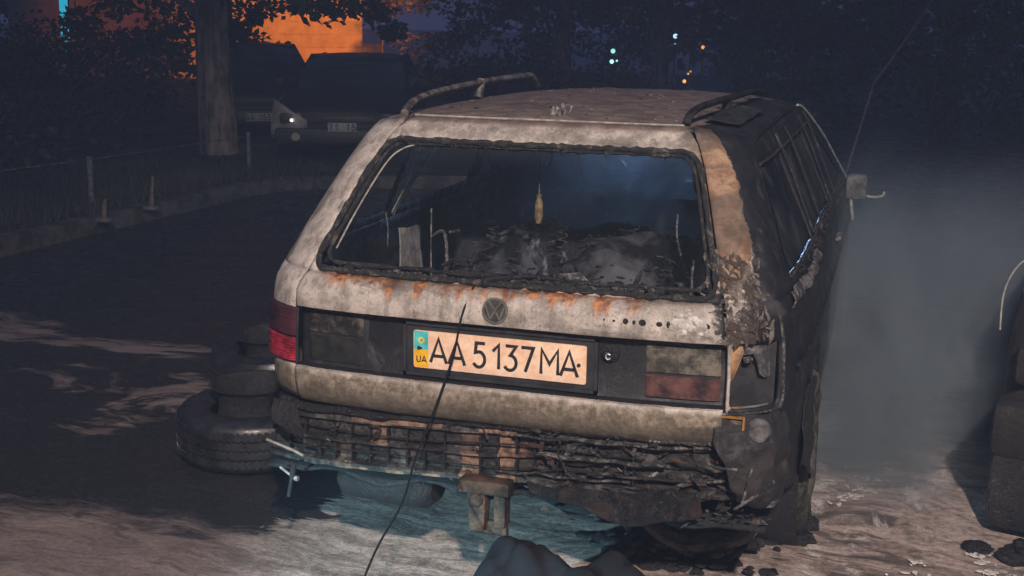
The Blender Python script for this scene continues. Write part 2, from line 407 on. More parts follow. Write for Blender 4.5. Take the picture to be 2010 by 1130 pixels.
# ---- body: corners, flanks, pillars, front, floor
bm = BM(); bm.verts.layers.float.new('soot')
YA = 1.02
def flank(side):
    sA, sB = s_of_y(YA-.37), s_of_y(YA+.37); fA, fB = s_of_y(3.64-.36), s_of_y(3.64+.36)
    arch = [(s_of_y(YA+.37*math.cos(t)), .30+.36*math.sin(t)) for t in [math.pi*k/12 for k in range(13)]]
    arch2 = [(s_of_y(3.64+.36*math.cos(t)), .30+.36*math.sin(t)) for t in [math.pi*k/12 for k in range(13)]]
    end = s_of_y(4.5)
    top = 1.0
    if side > 0:
        cont = [(.660, .905), (.660, .70), (.80, .70), (.84, .66), (.86, .56), (.93, .50), (.97, .40), (1.05, .36)]
        holes = [rrect(.668, .712, .835, .898, .02)]
    else:
        cont = [(.660, .60), (.95, .585), (1.0, .44), (1.06, .32)]
        holes = []
    cont = cont+[(sA, .28)]+arch[::-1]+[(sB, .24), (fA, .24)]+arch2[::-1]+[(fB, .25), (end, .3), (end, .80), (s_of_y(3.3), .97), (s_of_y(3.1), top), (.660, top)]
    def at(s, z):
        if side > 0:
            if z < .9: return lin(s, [(.60, .15), (.72, .5), (.8, .8)])+ (.25 if z < .72 else 0)
            return lin(s, [(.60, .15), (.68, .35), (.76, .75)])
        return lin(s, [(.64, .10), (.95, .12), (1.3, .62), (2, .8)])
    def fn(s, z):
        d = dent(s, z, .006 if side > 0 else .003)
        # shoulder crease and panel gaps
        if s > 1.0: d += .010*math.exp(-((z-.80)/.02)**2)
        for yy in (1.42, 2.28, 3.22):
            if abs(s-s_of_y(yy)) < .012: d -= .012
        return CP(s*side, z, d)
    panel(bm, cont, holes, .035, fn, at)
    # greenhouse side with window holes
    cont = [(.660, top), (s_of_y(3.12), top), (s_of_y(2.72), 1.20), (s_of_y(2.30), 1.405), (1.2, 1.408), (1.0, 1.412), (.80, 1.430), (.660, 1.446)]
    def W4(y0, y1, y2, y3): return [(s_of_y(y0), 1.035), (s_of_y(y1), 1.035), (s_of_y(y2), 1.335), (s_of_y(y3), 1.335)]
    holes = [W4(.30, 1.05, 1.02, .33), W4(1.16, 1.98, 1.92, 1.14), [(s_of_y(2.10), 1.035), (s_of_y(3.0), 1.035), (s_of_y(2.60), 1.22), (s_of_y(2.32), 1.335), (s_of_y(2.05), 1.335)]]
    def at2(s, z):
        if side > 0: return lin(s, [(.645, .05), (.74, .15), (.80, .75)])+lin(z, [(1.0, .35), (1.12, 0.0)])+lin(z, [(1.34, 0), (1.42, .3)])
        return lin(s, [(.645, .0), (.9, .15), (1.2, .55)])
    panel(bm, cont, holes, .032, lambda s, z: CP(s*side, z, dent(s, z, .004)), at2)
flank(1); flank(-1)
fixn(bm)
body = solid(obj('body', bm, M['paint'], car), .012)
# bonnet and nose
bm = BM()
rows = []
for j in range(15):
    y = 3.05+1.45*j/14; row = []
    hw = min(.80, plan(s_of_y(min(y, 4.45)))[0])*.97
    for i in range(17):
        u = -1+i/8; z = .985-.20*((y-3.05)/1.45)**1.6-.035*u*u+.01*math.exp(-((abs(u)-.55)/.1)**2)
        row.append((hw*u, y, z+.004*MN.noise(Vector((u*3, y*3, 0)))))
    rows.append(row)
loft(bm, rows)
obj('bonnet', bm, M['soot'], car)
bm = BM(); rows = []
for j in range(6):
    z = .28+.5*j/5; rows.append([(x_, 4.56-.18*(abs(x_)/.72)**3-.02*j, z) for x_ in [-.74+1.48*i/16 for i in range(17)]])
loft(bm, rows); obj('front_panel', bm, M['soot'], car)
# floor, boot sides, arches: dark pressed steel
bm = BM()
rows = [[(x_, y, .36+.02*math.sin(x_*20)*(abs(x_) < .6)+(.05 if y > .6 else 0)) for x_ in [-.78+1.56*i/24 for i in range(25)]] for y in [.06+3.9*j/30 for j in range(31)]]
loft(bm, rows)
for sd in (-1, 1):
    lathe(bm, [(.36, 0), (.37, -.2*1)], 20, Matrix.Translation((sd*.83, YA, .30)) @ Matrix.Rotation(sd*math.pi/2, 4, 'Y'))
    lathe(bm, [(.0, 0), (.36, 0)], 20, Matrix.Translation((sd*.60, YA, .30)) @ Matrix.Rotation(sd*math.pi/2, 4, 'Y'))
solid(obj('floor_pan', bm, M['soot'], car), .01)

# ---- roof
bm = BM(); lay = bm.verts.layers.float.new('soot')
rows = []
NU, NV = 48, 60
def roof_pt(u, v):
    x = .634*u; xs_ = abs(x)/.75
    yr = .452+(0 if abs(x) < .40 else .17*((abs(x)-.40)/.232)**2)
    yf = 2.40-.12*u*u
    y = yr+(yf-yr)*v
    z = 1.405+.056*max(0.0, 1-u*u)**.42
    z += -.004+.010*math.sin(v*math.pi)-.02*max(0, v-.85)/.15*.5
    # buckled by heat
    z += .004*MN.noise(Vector((x*3, y*2.2, 2)))+.0018*MN.noise(Vector((x*14, y*11, 5)))
    if v < .04: z -= .006*(1-v/.04)
    # pressed ribs
    for rx in (-.2, .2): z += .004*math.exp(-((x-rx)/.02)**2)*(.1 < v < .9)
    return Vector((x, y, z))
V = [[None]*(NU+1) for _ in range(NV+1)]
for j in range(NV+1):
    for i in range(NU+1):
        u = -1+2*i/NU; u = math.sin(u*math.pi/2)*.35+u*.65; v = bm.verts.new(roof_pt(u, (j/NV)**1.3)); V[j][i] = v
        v[lay] = max(lin(v.co.x+(.12*MN.noise(v.co*6)), [(.34, .0), (.47, .46), (.54, .8)]), lin(v.co.y, [(1.6, .0), (2.3, .42)])*.9, lin(-v.co.x, [(.55, 0), (.64, .6)]))
for j in range(NV):
    for i in range(NU): bm.faces.new((V[j][i], V[j][i+1], V[j+1][i+1], V[j+1][i]))
fixn(bm)
solid(obj('roof', bm, M['paint'], car), .015)
# small burnt lump and specks on the roof
bm = BM()
for k in range(7):
    p = roof_pt(.03+random.Random(k).uniform(-.03, .03), .03+.01*k); tube(bm, [p, p+Vector((random.Random(k+9).uniform(-.012, .012), 0, .022+.004*(k % 3)))], [.008, .004], 6)
obj('aerial_stump', bm, M['flake'], car)
bm = BM(); rr = random.Random(5)
for k in range(90):
    p = roof_pt(rr.uniform(-.8, .75), rr.uniform(.03, .9)**1.4); s_ = rr.uniform(.002, .006)
    bmesh.ops.create_icosphere(bm, subdivisions=1, radius=s_, matrix=Matrix.Translation(p+Vector((0, 0, s_*.5))) @ Matrix.Diagonal((rr.uniform(.8, 2.5), 1, .5, 1)))
stuff(obj('ash_specks', bm, M['flake'], car))

# ---- tailgate
tg_b = BM(); tg_b.verts.layers.float.new('soot'); tlay = tg_b.verts.layers.float['soot']
prof = [(.585, .050), (.592, .022), (.602, .006), (.63, -.012), (.67, -.020), (.700, -.022), (.709, -.016), (.7125, .0), (.714, .026), (.72, .030), (.80, .032), (.88, .034), (.889, .033), (.893, .0), (.898, -.012), (.915, -.016), (.95, -.010), (.975, .004), (.990, .020), (1.0, .045)]
NS = 120; Vg = []
for z, g in prof:
    row = []
    for i in range(NS+1):
        s = -.652+1.304*i/NS
        zz = z+(.004*MN.noise(Vector((s*6, z*4, 8))) if z < .60 else 0)
        p = CP(s, zz, dent(s, z, .0035)*(1 if not .712 < z < .893 else .3), g)
        v = tg_b.verts.new(p); row.append(v)
        if .712 < z < .895: v[tlay] = .75
        elif z > .89: v[tlay] = lin(s, [(-.6, .02), (.42, .06), (.60, .40), (.64, .55)])
        else: v[tlay] = lin(z, [(.60, .30), (.65, .12)])
    Vg.append(row)
for A, B in zip(Vg, Vg[1:]):
    for i in range(NS): tg_b.faces.new((A[i], A[i+1], B[i+1], B[i]))
win = rrect(-.641, 1.008, .641, 1.378, .05, 6)
panel(tg_b, [(-.652, 1.0), (.652, 1.0), (.652, 1.38), (.648, 1.42), (.63, 1.445), (-.63, 1.445), (-.648, 1.42), (-.652, 1.38)], [win], .022, lambda s, z: CP(s, z, dent(s, z, .004)+.004),
      lambda s, z: max(lin(abs(s), [(.60, .1), (.636, .1), (.642, .50)]) if 1.03 < z < 1.36 else .1, lin(z, [(1.0, .50), (1.03, .15)]) if s > -.5 else .1, (lin(z, [(1.0, .62), (1.12, .1)]) if s > .5 else 0)))
fixn(tg_b)
tg = solid(obj('tailgate', tg_b, M['paint'], car), .014)
# lettering melted off: rows of mounting holes
bm = BM()
for k, (sx, w_) in enumerate(((.318, .009), (.345, .010), (.378, .011), (.402, .006), (.425, .012), (.472, .010), (.497, .006), (.52, .008), (.602, .012))):
    bm = BM(); p = CP(sx, .943, .0); bmesh.ops.create_icosphere(bm, subdivisions=2, radius=1, matrix=Matrix.Translation(p+Vector((0, -.010, 0))) @ Matrix.Diagonal((w_, .006, .011 if k % 2 == 0 else .008, 1))); obj('lettering_mark', bm, M['char'], tg)
# white melted residue near the right end of the upper band
bm = BM(); rr = random.Random(3)
for k in range(26):
    p = CP(.548+rr.gauss(0, .020), .948+rr.gauss(0, .010), .012); r_ = rr.uniform(.006, .014)
    bmesh.ops.create_icosphere(bm, subdivisions=2, radius=1, matrix=Matrix.Translation(p) @ Matrix.Diagonal((r_*1.3, .005, r_, 1)))
obj('melted_residue', bm, mottled('melted_white_paint', (.30, .27, .26), (.68, .64, .62), .7, 40, bs=.6), tg)
# scorched, peeling corner: curled paint flakes
bm = BM(); rr = random.Random(11)
for k in range(260):
    s = rr.gauss(.700, .045); z = rr.uniform(.90, 1.12)
    if s < .60 or s > .80: continue
    p = CP(s, z, .004+rr.uniform(0, .006)); a = rr.uniform(0, 6.28); L = rr.uniform(.006, .022); w_ = L*rr.uniform(.15, .5)
    t = (CP(s+.01, z, 0)-CP(s, z, 0)).normalized(); up = (CP(s, z+.01, 0)-CP(s, z, 0)).normalized(); nn = t.cross(up).normalized()
    d = t*math.cos(a)+up*(abs(math.sin(a))+.3); e = nn.cross(d).normalized()
    vs = [bm.verts.new(p+d*q*L+e*q2*w_+nn*(-.006*abs(q))) for q, q2 in ((-1, -.3), (-.2, -1), (1, -.2), (.8, .6), (-.3, .9))]
    bm.faces.new(vs)
stuff(solid(obj('paint_flakes', bm, soot_mat('curled_paint', (.03, .028, .028), (.26, .225, .20), (.07, .05, .04), .5, scale=22, lo=.42, hi=.62), body, smooth=False), .001))
# charred window seal
bm = BM()
pts = subdiv(win, .018); rr = random.Random(2)
P3 = [CP(s*1.0, z, .006+rr.uniform(-.003, .004)) for s, z in pts]; P3.append(P3[0])
tube(bm, P3, [.0085+rr.uniform(-.003, .004) for _ in P3], 7, False)
w2 = rrect(-.622, 1.026, .622, 1.366, .05, 6); P4 = [CP(s, z, -.008+rr.uniform(-.002, .002)) for s, z in subdiv(w2, .025)]; P4.append(P4[0])
tube(bm, P4, [.006+rr.uniform(-.002, .003) for _ in P4], 6, False)
for k in range(120):   # drips and crumbs of melted seal and glass
    s, z = pts[rr.randrange(len(pts))]; p = CP(s, z, .004); L = rr.uniform(.008, .03)
    tube(bm, [p, p+Vector((rr.uniform(-.006, .006), rr.uniform(-.01, .01), -L if z > 1.2 else L*.6))], [.006, .002], 5)
obj('window_seal', bm, soot_mat('charred_seal', (.014, .015, .018), (.20, .185, .16), scale=26, lo=.5, hi=.68), tg)
bm = BM()
pl = [CP(-.602, 1.06, -.016), CP(-.605, 1.15, -.016), CP(-.602, 1.25, -.016), CP(-.592, 1.32, -.016), CP(-.555, 1.35, -.012), CP(-.51, 1.362, -.012)]
tube(bm, spline(pl, 5), .0028, 6)
obj('glass_edge', bm, M['pale'], tg)
# gap line above the header
bm = BM(); tube(bm, [CP(s, 1.4475, .002) for s in [-.62+1.24*i/40 for i in range(41)]], .0035, 6)
obj('header_strip', bm, M['pale'], tg)
# number plate recess frame, plate and characters
yP = .030
def PP(x, z, h=0): return Vector((x, yP-.012-h-.02*0+.0*z, z))
bm = BM()
fr = [(-.29, .725), (.29, .725), (.29, .878), (-.29, .878)]
for a, b in zip(fr, fr[1:]+fr[:1]):
    A = Vector((min(a[0], b[0])-.005, yP-.016, min(a[1], b[1])-.005)); B = Vector((max(a[0], b[0])+.005, yP+.004, max(a[1], b[1])+.005)); box(bm, A, B)
box(bm, (-.285, yP-.008, .73), (.285, yP+.006, .873), bev=0)
obj('plate_frame', bm, M['blackplastic'], tg, smooth=False)
def plate_mat():
    T = Tree('scorched_number_plate'); n = T.noise(14, 6, .65); f = T.noise(70, 5, .7)
    c = T.mix(T.ramp01(n*.6+f*.4, .40, .62), (.78, .49, .33), (.92, .70, .53))
    c = T.mix(T.ramp01(f, .58, .72)*.35, c, (.45, .26, .17))
    c = T.mix(T.ramp01(T.z, .768, .752)*T.ramp01(f, .45, .55)*.5, c, (.60, .42, .40))
    return T.bsdf(c, .45, 0, .4, f, .1, .002)
bm = BM(); x0, x1, z0, z1 = -.262, .262, .744, .857
pr_ = rrect(x0, z0, x1, z1, .006, 3)
def flat_poly(bm, poly, y0, y1):
    a = [bm.verts.new((p[0], y0, p[1])) for p in poly]; b = [bm.verts.new((p[0], y1, p[1])) for p in poly]
    bm.faces.new(a); bm.faces.new(b[::-1])
    for i in range(len(a)): bm.faces.new((a[i], b[i], b[(i+1) % len(a)], a[(i+1) % len(a)]))
flat_poly(bm, pr_, yP-.0135, yP-.009)
npl = obj('number_plate', bm, plate_mat(), car, smooth=False)
def ch(bm, c, cx, w, zb, h, sw, y):
    for st in GL[c]: stroke(bm, [(cx-w/2+p[0]*w, zb+p[1]*h) for p in st], sw, lambda a, b, hh: Vector((a, y-hh, b)), .0015)
bm = BM(); yy = yP-.0136
for c, u, w_ in (('A', .150, .050), ('A', .258, .050), ('5', .392, .036), ('1', .490, .030), ('3', .575, .036), ('7', .668, .036), ('M', .795, .050), ('A', .905, .050)):
    ch(bm, c, x0+(x1-x0)*u, w_, z0+.020, .072, .0095, yy)
obj('plate_characters', bm, M['blackink'], npl, smooth=False)
bm = BM(); box(bm, (x0+.002, yy-.0006, z0+.056), (x0+.046, yy+.001, z1-.002)); obj('plate_blue_field', bm, mottled('plate_turquoise', (.04, .42, .46), (.10, .60, .62), .5, 40), npl, smooth=False)
bm = BM(); box(bm, (x0+.002, yy-.0006, z0+.002), (x0+.046, yy+.001, z0+.0555)); obj('plate_yellow_field', bm, mottled('plate_yellow', (.75, .36, .015), (.95, .55, .03), .5, 40), npl, smooth=False)
bm = BM(); ch(bm, 'U', x0+.0165, .011, z0+.018, .018, .0032, yy-.0006); ch(bm, 'A', x0+.0335, .013, z0+.018, .018, .0032, yy-.0006)
obj('country_letters', bm, M['blackink'], npl, smooth=False)
bm = BM()
for k in range(12):
    a = 2*math.pi*k/12; stroke(bm, [(x0+.025+.002*math.cos(a), z0+.084+.002*math.sin(a)), (x0+.025+.010*math.cos(a), z0+.084+.010*math.sin(a))], .003, lambda a_, b_, hh: Vector((a_, yy-.0008-hh, b_)), .0008)
obj('plate_emblem', bm, mottled('emblem_yellow', (.75, .6, .06), (.9, .75, .15), .5, 40), npl, smooth=False)
bm = BM()
for bx, bz, br in ((x0+.017, z0+.060, .0065), (x1-.022, z0+.055, .006), (x0+.024, z0+.060, .004)):
    bm = BM(); bmesh.ops.create_cone(bm, cap_ends=True, segments=14, radius1=br, radius2=br*.7, depth=.004, matrix=Matrix.Translation((bx, yy-.002, bz)) @ Matrix.Rotation(math.pi/2, 4, 'X')); obj('plate_bolt', bm, M['blackink'], npl)
# round badge
bm = BM(); bz = .945; by = CP(0, bz, 0, -.012).y
mt = Matrix.Translation((0, by-.002, bz)) @ Matrix.Rotation(math.pi/2, 4, 'X')
lathe(bm, [(0, .004), (.0365, .004), (.0365, -.004)], 40, mt)
bd = obj('badge', bm, mottled('badge_dark', (.035, .034, .032), (.07, .068, .065), .5, 40), car)
bm = BM()
lathe(bm, [(.0325, .003), (.0325, .0070), (.0375, .0070), (.0382, .002)], 40, mt)
BF = lambda a, b, hh: Vector((a, by-.006-hh, bz+b))
for st in ([(-.0185, .0265), (0, .002), (.0185, .0265)], [(-.029, .016), (-.0145, -.025), (0, .001), (.0145, -.025), (.029, .016)]): stroke(bm, st, .0048, BF, .003)
obj('badge_ring', bm, mottled('badge_grey', (.12, .115, .105), (.21, .20, .185), .45, 40, metal=.3), bd, smooth=False)
# lock
bm = BM(); lx, lz = .325, .838
mt = Matrix.Translation((lx, yP-.004, lz)) @ Matrix.Rotation(math.pi/2, 4, 'X')
lathe(bm, [(0, .010), (.014, .010), (.017, .004), (.026, .0), (.030, -.01)], 24, mt)
lk = obj('lock', bm, M['char'], car)
bm = BM(); tube(bm, arc2(0, 0, .007, .007, 60, 330, 8) and [Vector((lx+p[0], yP-.017, lz-.004+p[1])) for p in arc2(0, 0, .007, .008, 40, 330, 10)], .0025, 6)
obj('lock_ring', bm, mottled('bare_metal', (.4, .42, .4), (.7, .7, .68), .3, 40, metal=.5), lk)
# lamps on the tailgate
def slab(bm, s0, s1, z0, z1, off, th, g=None, ribs=0, rd=.0015, n=20):
    rows = []; m = 24
    for j in range(m+1):
        z = z0+(z1-z0)*j/m; row = []
        for i in range(n+1):
            s = s0+(s1-s0)*i/n; e = min(i, n-i, j, m-j); d = off-(.006 if e == 0 else 0)
            if ribs: d += rd*math.sin(j/m*math.pi*2*ribs)
            row.append(CP(s, z, d, g))
        rows.append(row)
    loft(bm, rows); fixn(bm)
T = Tree('sooty_lens'); nn_ = T.noise(10, 7, .7); f_ = T.noise(70, 5)
M['lens_dark'] = T.bsdf(T.mix(T.ramp01(nn_*.6+f_*.4, .42, .66), (.018, .018, .020), (.13, .115, .095)), .35, 0, .5, nn_+f_, .4, .005)
M['lens_brown'] = mottled('melted_red_lens', (.022, .014, .016), (.14, .062, .055), .35, 16, .5, .5, .006)
M['lens_grey'] = mottled('scorched_lens', (.035, .032, .028), (.17, .15, .12), .45, 18, .5, .5, .006, lo=.4, hi=.62)
M['lens_black'] = mottled('blackened_lens', (.016, .018, .019), (.045, .045, .040), .35, 12, .5, .3, .004)
bm = BM(); slab(bm, .425, .640, .720, .888, .002, 0, .032); lm = obj('tail_lamp_inner', bm, M['blackplastic'], car, label='scorched inner lamp right of the plate')
bm = BM(); slab(bm, .430, .636, .795, .872, .009, 0, .032, 14, .0006); obj('lens_upper', bm, M['lens_grey'], lm)
bm = BM(); slab(bm, .430, .636, .724, .789, .010, 0, .032, 12, .0006); obj('lens_lower', bm, M['lens_brown'], lm)
bm = BM(); slab(bm, -.628, -.41, .720, .888, .002, 0, .032); lm = obj('tail_lamp_inner', bm, M['blackplastic'], car, label='blackened inner lamp left of the plate')
bm = BM(); slab(bm, -.624, -.43, .812, .878, .007, 0, .032, 14, .0006); obj('lens_upper', bm, M['lens_dark'], lm)
bm = BM(); slab(bm, -.624, -.43, .724, .806, .006, 0, .032); obj('lens_lower', bm, M['lens_black'], lm)
# melted trim strip hanging below the upper band
bm = BM(); rr = random.Random(8); rows = []
for i in range(130):
    s = -.63+1.22*i/129; h = .016+.010*MN.noise(Vector((s*9, 0, 0)))+.004*rr.random()
    rows.append([CP(s, .900, -.006, .0), CP(s, .892, .006, .012), CP(s, .892-h*.5, .010, .026), CP(s, .892-h, .004, .032)])
loft(bm, rows); obj('melted_trim', bm, M['char'], tg)
# outer left tail lamp
bm = BM(); slab(bm, -.646, -.935, .712, .893, .004, 0); lo_ = obj('tail_light', bm, M['blackplastic'], car, label='left tail light with its red lower lens still intact')
bm = BM(); slab(bm, -.650, -.925, .80, .888, .011, 0, None, 10, .001); obj('lens_upper', bm, mottled('smoked_red_lens', (.018, .014, .018), (.075, .022, .032), .3, 9, .5, .3, .004), lo_)
T = Tree('red_lens'); w_ = T.math('SINE', T.z*700); f_ = T.noise(30, 5)
bm = BM(); slab(bm, -.650, -.925, .722, .795, .012, 0, None, 9, .0016)
obj('lens_lower', bm, T.bsdf(T.mix(T.ramp01(f_, .35, .65), (.16, .012, .022), (.42, .030, .055)), .22, 0, .5, w_*.5+f_, .3, .003), lo_)
# dirty silver side piece under it ends with a seam
bm = BM()
for sgn in (-1,): tube(bm, [CP(-.656, z, -.002) for z in (.60, .64, .68, .705)], .004, 6)
obj('seam', bm, M['blackplastic'], car)
# empty right lamp recess
M['bar0'] = soot_mat('sooty_lip', (.02, .02, .022), (.24, .23, .23), scale=22, lo=.46, hi=.62)
T = Tree('lamp_housing'); n = T.noise(13, 7, .7); f = T.noise(50, 5, .7)
c = T.mix(T.ramp01(n*.6+f*.4, .4, .6), (.045, .045, .05), (.20, .195, .20))
tn = T.mix(T.ramp01(n, .4, .62), (.20, .10, .045), (.42, .25, .13))
c = T.mix(1-T.ramp01(T.x+n*.03, .695, .715), c, tn); M['housing'] = T.bsdf(c, .55, 0, .5, n+f*.5, .4, .01)
hole = [(.665, .709), (.664, .775), (.684, .80), (.699, .835), (.711, .862), (.748, .864), (.766, .835), (.776, .802), (.800, .790), (.838, .786), (.838, .709)]
bm = BM(); bm.verts.layers.float.new('soot')
panel(bm, [(.662, .705), (.845, .705), (.845, .905), (.662, .905)], [hole], .016, lambda s, z: CP(s, z, -.022+dent(s, z, .003)))
rows = [[CP(s, z, -.022-d) for s, z in subdiv(hole, .012)] for d in (0, .006)]
loft(bm, rows, True); fixn(bm)
rec = solid(obj('lamp_recess', bm, M['housing'], car, label='empty right lamp recess with a hole burnt through'), .003)
bm = BM(); rr = random.Random(6)
tube(bm, [CP(s, .7, .0+rr.uniform(-.002, .002)) for s in [.65+.19*i/12 for i in range(13)]], .004, 6)
tube(bm, spline([CP(.838, .70, .004), CP(.846, .74, .006), CP(.843, .82, .005), CP(.838, .90, .006), CP(.83, .97, .004)], 6), [.005]*24+[.006], 7)
for k in range(14): 
    p = CP(rr.uniform(.72, .76), rr.uniform(.835, .86), -.04); box(bm, p-Vector((.006, .002, .004)), p+Vector((.006, .002, .004)), .003)
obj('recess_lip', bm, M['bar0'], rec)
bm = BM(); box(bm, (.62, .13, .66), (.775, .30, .93)); obj('dark_cavity', bm, M['blackplastic'], rec)  # black box behind the burnt hole, its deep shade put into the colour

# what is left of the rear glass: a sooty, smeared film
T = Tree('sooty_rear_glass'); n = T.noise(2.2, 7, .62, T.scaled(1.5, 1, .8, (4, 0, 2)), dist=.7); f = T.noise(60, 5, .7); dr = T.noise(1, 5, .6, T.scaled(16, 8, 1.6))
smr = T.ramp01(n*.75+dr*.25, .50, .64)*(1-T.ramp01(T.z+(n-.5)*.3, 1.10, 1.20))*T.ramp01(T.x+n*.3, -.10, .15)
al = T.math('MINIMUM', smr*.8+T.ramp01(f*.5+n*.5, .45, .62)*.16+.10+T.ramp01(T.z, 1.30, 1.38)*.3+T.ramp01(T.x.abs(), .52, .62)*.3, .9)
T.bsdf(T.mix(T.ramp01(smr, .1, .5), (.030, .038, .052), (.24, .26, .29)), .6, 0, .3, alpha=al)
bm = BM(); loft(bm, [[CP(-.628+1.256*i/40, 1.020+.35*j/14, -.020) for i in range(41)] for j in range(15)])
obj('rear_glass', bm, T.m, tg, label='sooty, smeared remains of the rear glass')
# ---- burnt bumper beam and what hangs under the tail
rr = random.Random(21)
M['bar'] = soot_mat('charred_bars', (.014, .014, .017), (.24, .23, .225), scale=17, lo=.47, hi=.62)
T = Tree('sooted_glass'); n = T.noise(5, 6, .6)
M['sootglass'] = T.bsdf(T.mix(T.ramp01(n, .45, .7), (.010, .012, .018), (.045, .05, .06)), T.ramp01(n, .3, .7)*.4+.3, 0, .5, n, .2, .005)
def BX(x, off=0): # plan line of the beam
    a = abs(x); return .045+(.0 if a < .45 else .5*(a-.45)**1.8)-off
def zb(x): return .50+.035*x      # the beam sags to the left
bm = BM(); n = 90
sec = [(.0, .075), (-.012, .078), (-.018, .060), (.0, .056), (.0, .006), (-.016, .002), (-.016, -.008), (.0, -.012), (.002, -.062), (-.030, -.068), (-.032, -.084), (.05, -.088), (.07, -.03), (.07, .075)]
rows = []
for i in range(n+1):
    x = -.78+1.54*i/n; ss = []
    for dy, dz in sec:
        q_ = lin(x, [(-.1, .3), (.3, 1)]); w = .012*q_*MN.noise(Vector((x*7, dy*20, dz*20)))+.007*q_*MN.noise(Vector((x*25, dy*20, dz*30)))+.003*MN.noise(Vector((x*4, 0, 0)))
        ss.append((x, BX(x)+dy+w*.8, zb(x)+dz+w))
    rows.append(ss)
loft(bm, rows, True)
T = Tree('burnt_bumper_beam'); n1 = T.noise(9, 8, .7); f1 = T.noise(40, 6, .7)
c = T.mix(T.ramp01(n1*.6+f1*.4, .46, .66), (.016, .015, .017), (.12, .115, .11))
g = T.ramp01(T.x, -.60, -.34)*(1-T.ramp01(T.x, .04, .12)); cx_ = T.math('FLOOR', T.x*(1/.0585)+.03); cz_ = T.math('FLOOR', (T.z-T.x*.035)*(1/.070)-.05); rn = T.ramp01(T.noise(1, 1, .5, T.vec(cx_*2.71, cz_*5.3, cx_*.77)), .50, .54)*T.ramp01(f1*.5+n1*.5, .36, .46)
c = T.mix(g*rn*.92, c, T.mix(T.ramp01(f1, .4, .6), (.13, .075, .05), (.30, .185, .13)))
M['beam'] = T.bsdf(c, T.ramp01(n1, .3, .7)*.4+.35, 0, .5, n1+f1*.6, .7, .02)
beam = obj('bumper_beam', bm, M['beam'], car)
# ribs of the melted foam carrier
bm = BM()
for i in range(25):
    x = -.70+.0585*i+rr.uniform(-.006, .006)
    if rr.random() < (.04 if x < .15 else .6): continue
    for (za, zc) in ((.008, .056), (-.062, -.010)):
        if rr.random() < .12: continue
        z = zb(x); y = BX(x)
        m = Matrix.Translation((x, y-.008, z+(za+zc)/2)) @ Matrix.Rotation(rr.uniform(-.04, .04), 4, 'Y')
        box(bm, (-.0022, -.014, -(zc-za)/2), (.0022, .014, (zc-za)/2), .0012, m=m)
for zo in (.030, -.034):   # thin wires along the beam
    tube(bm, [(x, BX(x)-.022+rr.uniform(-.002, .002), zb(x)+zo+.006*math.sin(x*9+zo*30)) for x in [-.76+1.2*i/40 for i in range(41)]], .0028, 5)
stuff(obj('beam_ribs', bm, M['char'], beam))
# upper shelf between band and beam
bm = BM(); rows = []
for i in range(100):
    x = -.76+1.50*i/99; w = lambda k: .014*MN.noise(Vector((x*9, k, 3)))+.008*MN.noise(Vector((x*31, k, 7)))
    rows.append([(x, BX(x)+.05, .605+.02*x), (x, BX(x)-.002+w(1), .596+.02*x+w(2)*.6), (x, BX(x)-.026+w(3), .583+.03*x+w(4)*.6), (x, BX(x)-.010+w(5), .570+.03*x), (x, BX(x)+.02, .555+.03*x+w(6))])
loft(bm, rows); solid(obj('bumper_shelf', bm, M['char'], car), .004)
# torn melted bumper skin, lumps and shards
def shards(bm, n, fx, fy, fz, L, rr, up=.2):
    for k in range(n):
        p = Vector((rr.uniform(*fx), 0, rr.uniform(*fz))); p.y = BX(p.x)+rr.uniform(*fy)
        a = Vector((rr.gauss(0, 1), rr.gauss(0, .4), rr.gauss(0, .5))).normalized(); b = a.cross(Vector((rr.gauss(0, .3), 1, rr.gauss(0, .3)))).normalized()
        l = rr.uniform(*L); w_ = l*rr.uniform(.12, .5); m = rr.randrange(3, 6)
        vs = [bm.verts.new(p+a*l*math.cos(2*math.pi*q/m)*rr.uniform(.7, 1)+b*w_*math.sin(2*math.pi*q/m)*rr.uniform(.6, 1)+Vector((0, rr.uniform(-.006, .006), 0))) for q in range(m)]
        try: bm.faces.new(vs)
        except ValueError: pass
bm = BM(); shards(bm, 24, (-.74, .76), (-.045, .0), (.40, .60), (.008, .035), rr); shards(bm, 260, (.10, .80), (-.055, .02), (.36, .62), (.006, .038), rr)
stuff(solid(obj('melted_shards', bm, soot_mat('charred_shards', (.013, .013, .016), (.19, .18, .18), (.07, .042, .032), .6, scale=20, lo=.48, hi=.66), beam, smooth=False), .003))
bm = BM(); shards(bm, 90, (.3, .80), (-.05, .05), (.42, .68), (.006, .028), rr); shards(bm, 26, (-.75, .5), (-.05, -.01), (.42, .6), (.004, .012), rr)
stuff(solid(obj('ash_flecks', bm, M['flake'], beam, smooth=False), .002))
def sheet(name, pts, sp, amp, mat, parent, label=None, th=.003, ext=None):
    """crumpled sheet: pts is a list of rows of 3D points"""
    bm = BM(); A = [spline(r, 10) for r in pts]; rows = []
    for j in range(len(A[0])):
        col = spline([A[i][j] for i in range(len(A))], 8)
        rows.append([p+Vector((MN.noise(p*9), MN.noise(p*9+Vector((5, 5, 5))), MN.noise(p*9+Vector((9, 0, 3)))))*amp+Vector((MN.noise(p*30), MN.noise(p*30+Vector((5, 5, 5))), 0))*amp*.4 for p in col])
    loft(bm, rows); return solid(obj(name, bm, mat, parent, label=label), th)
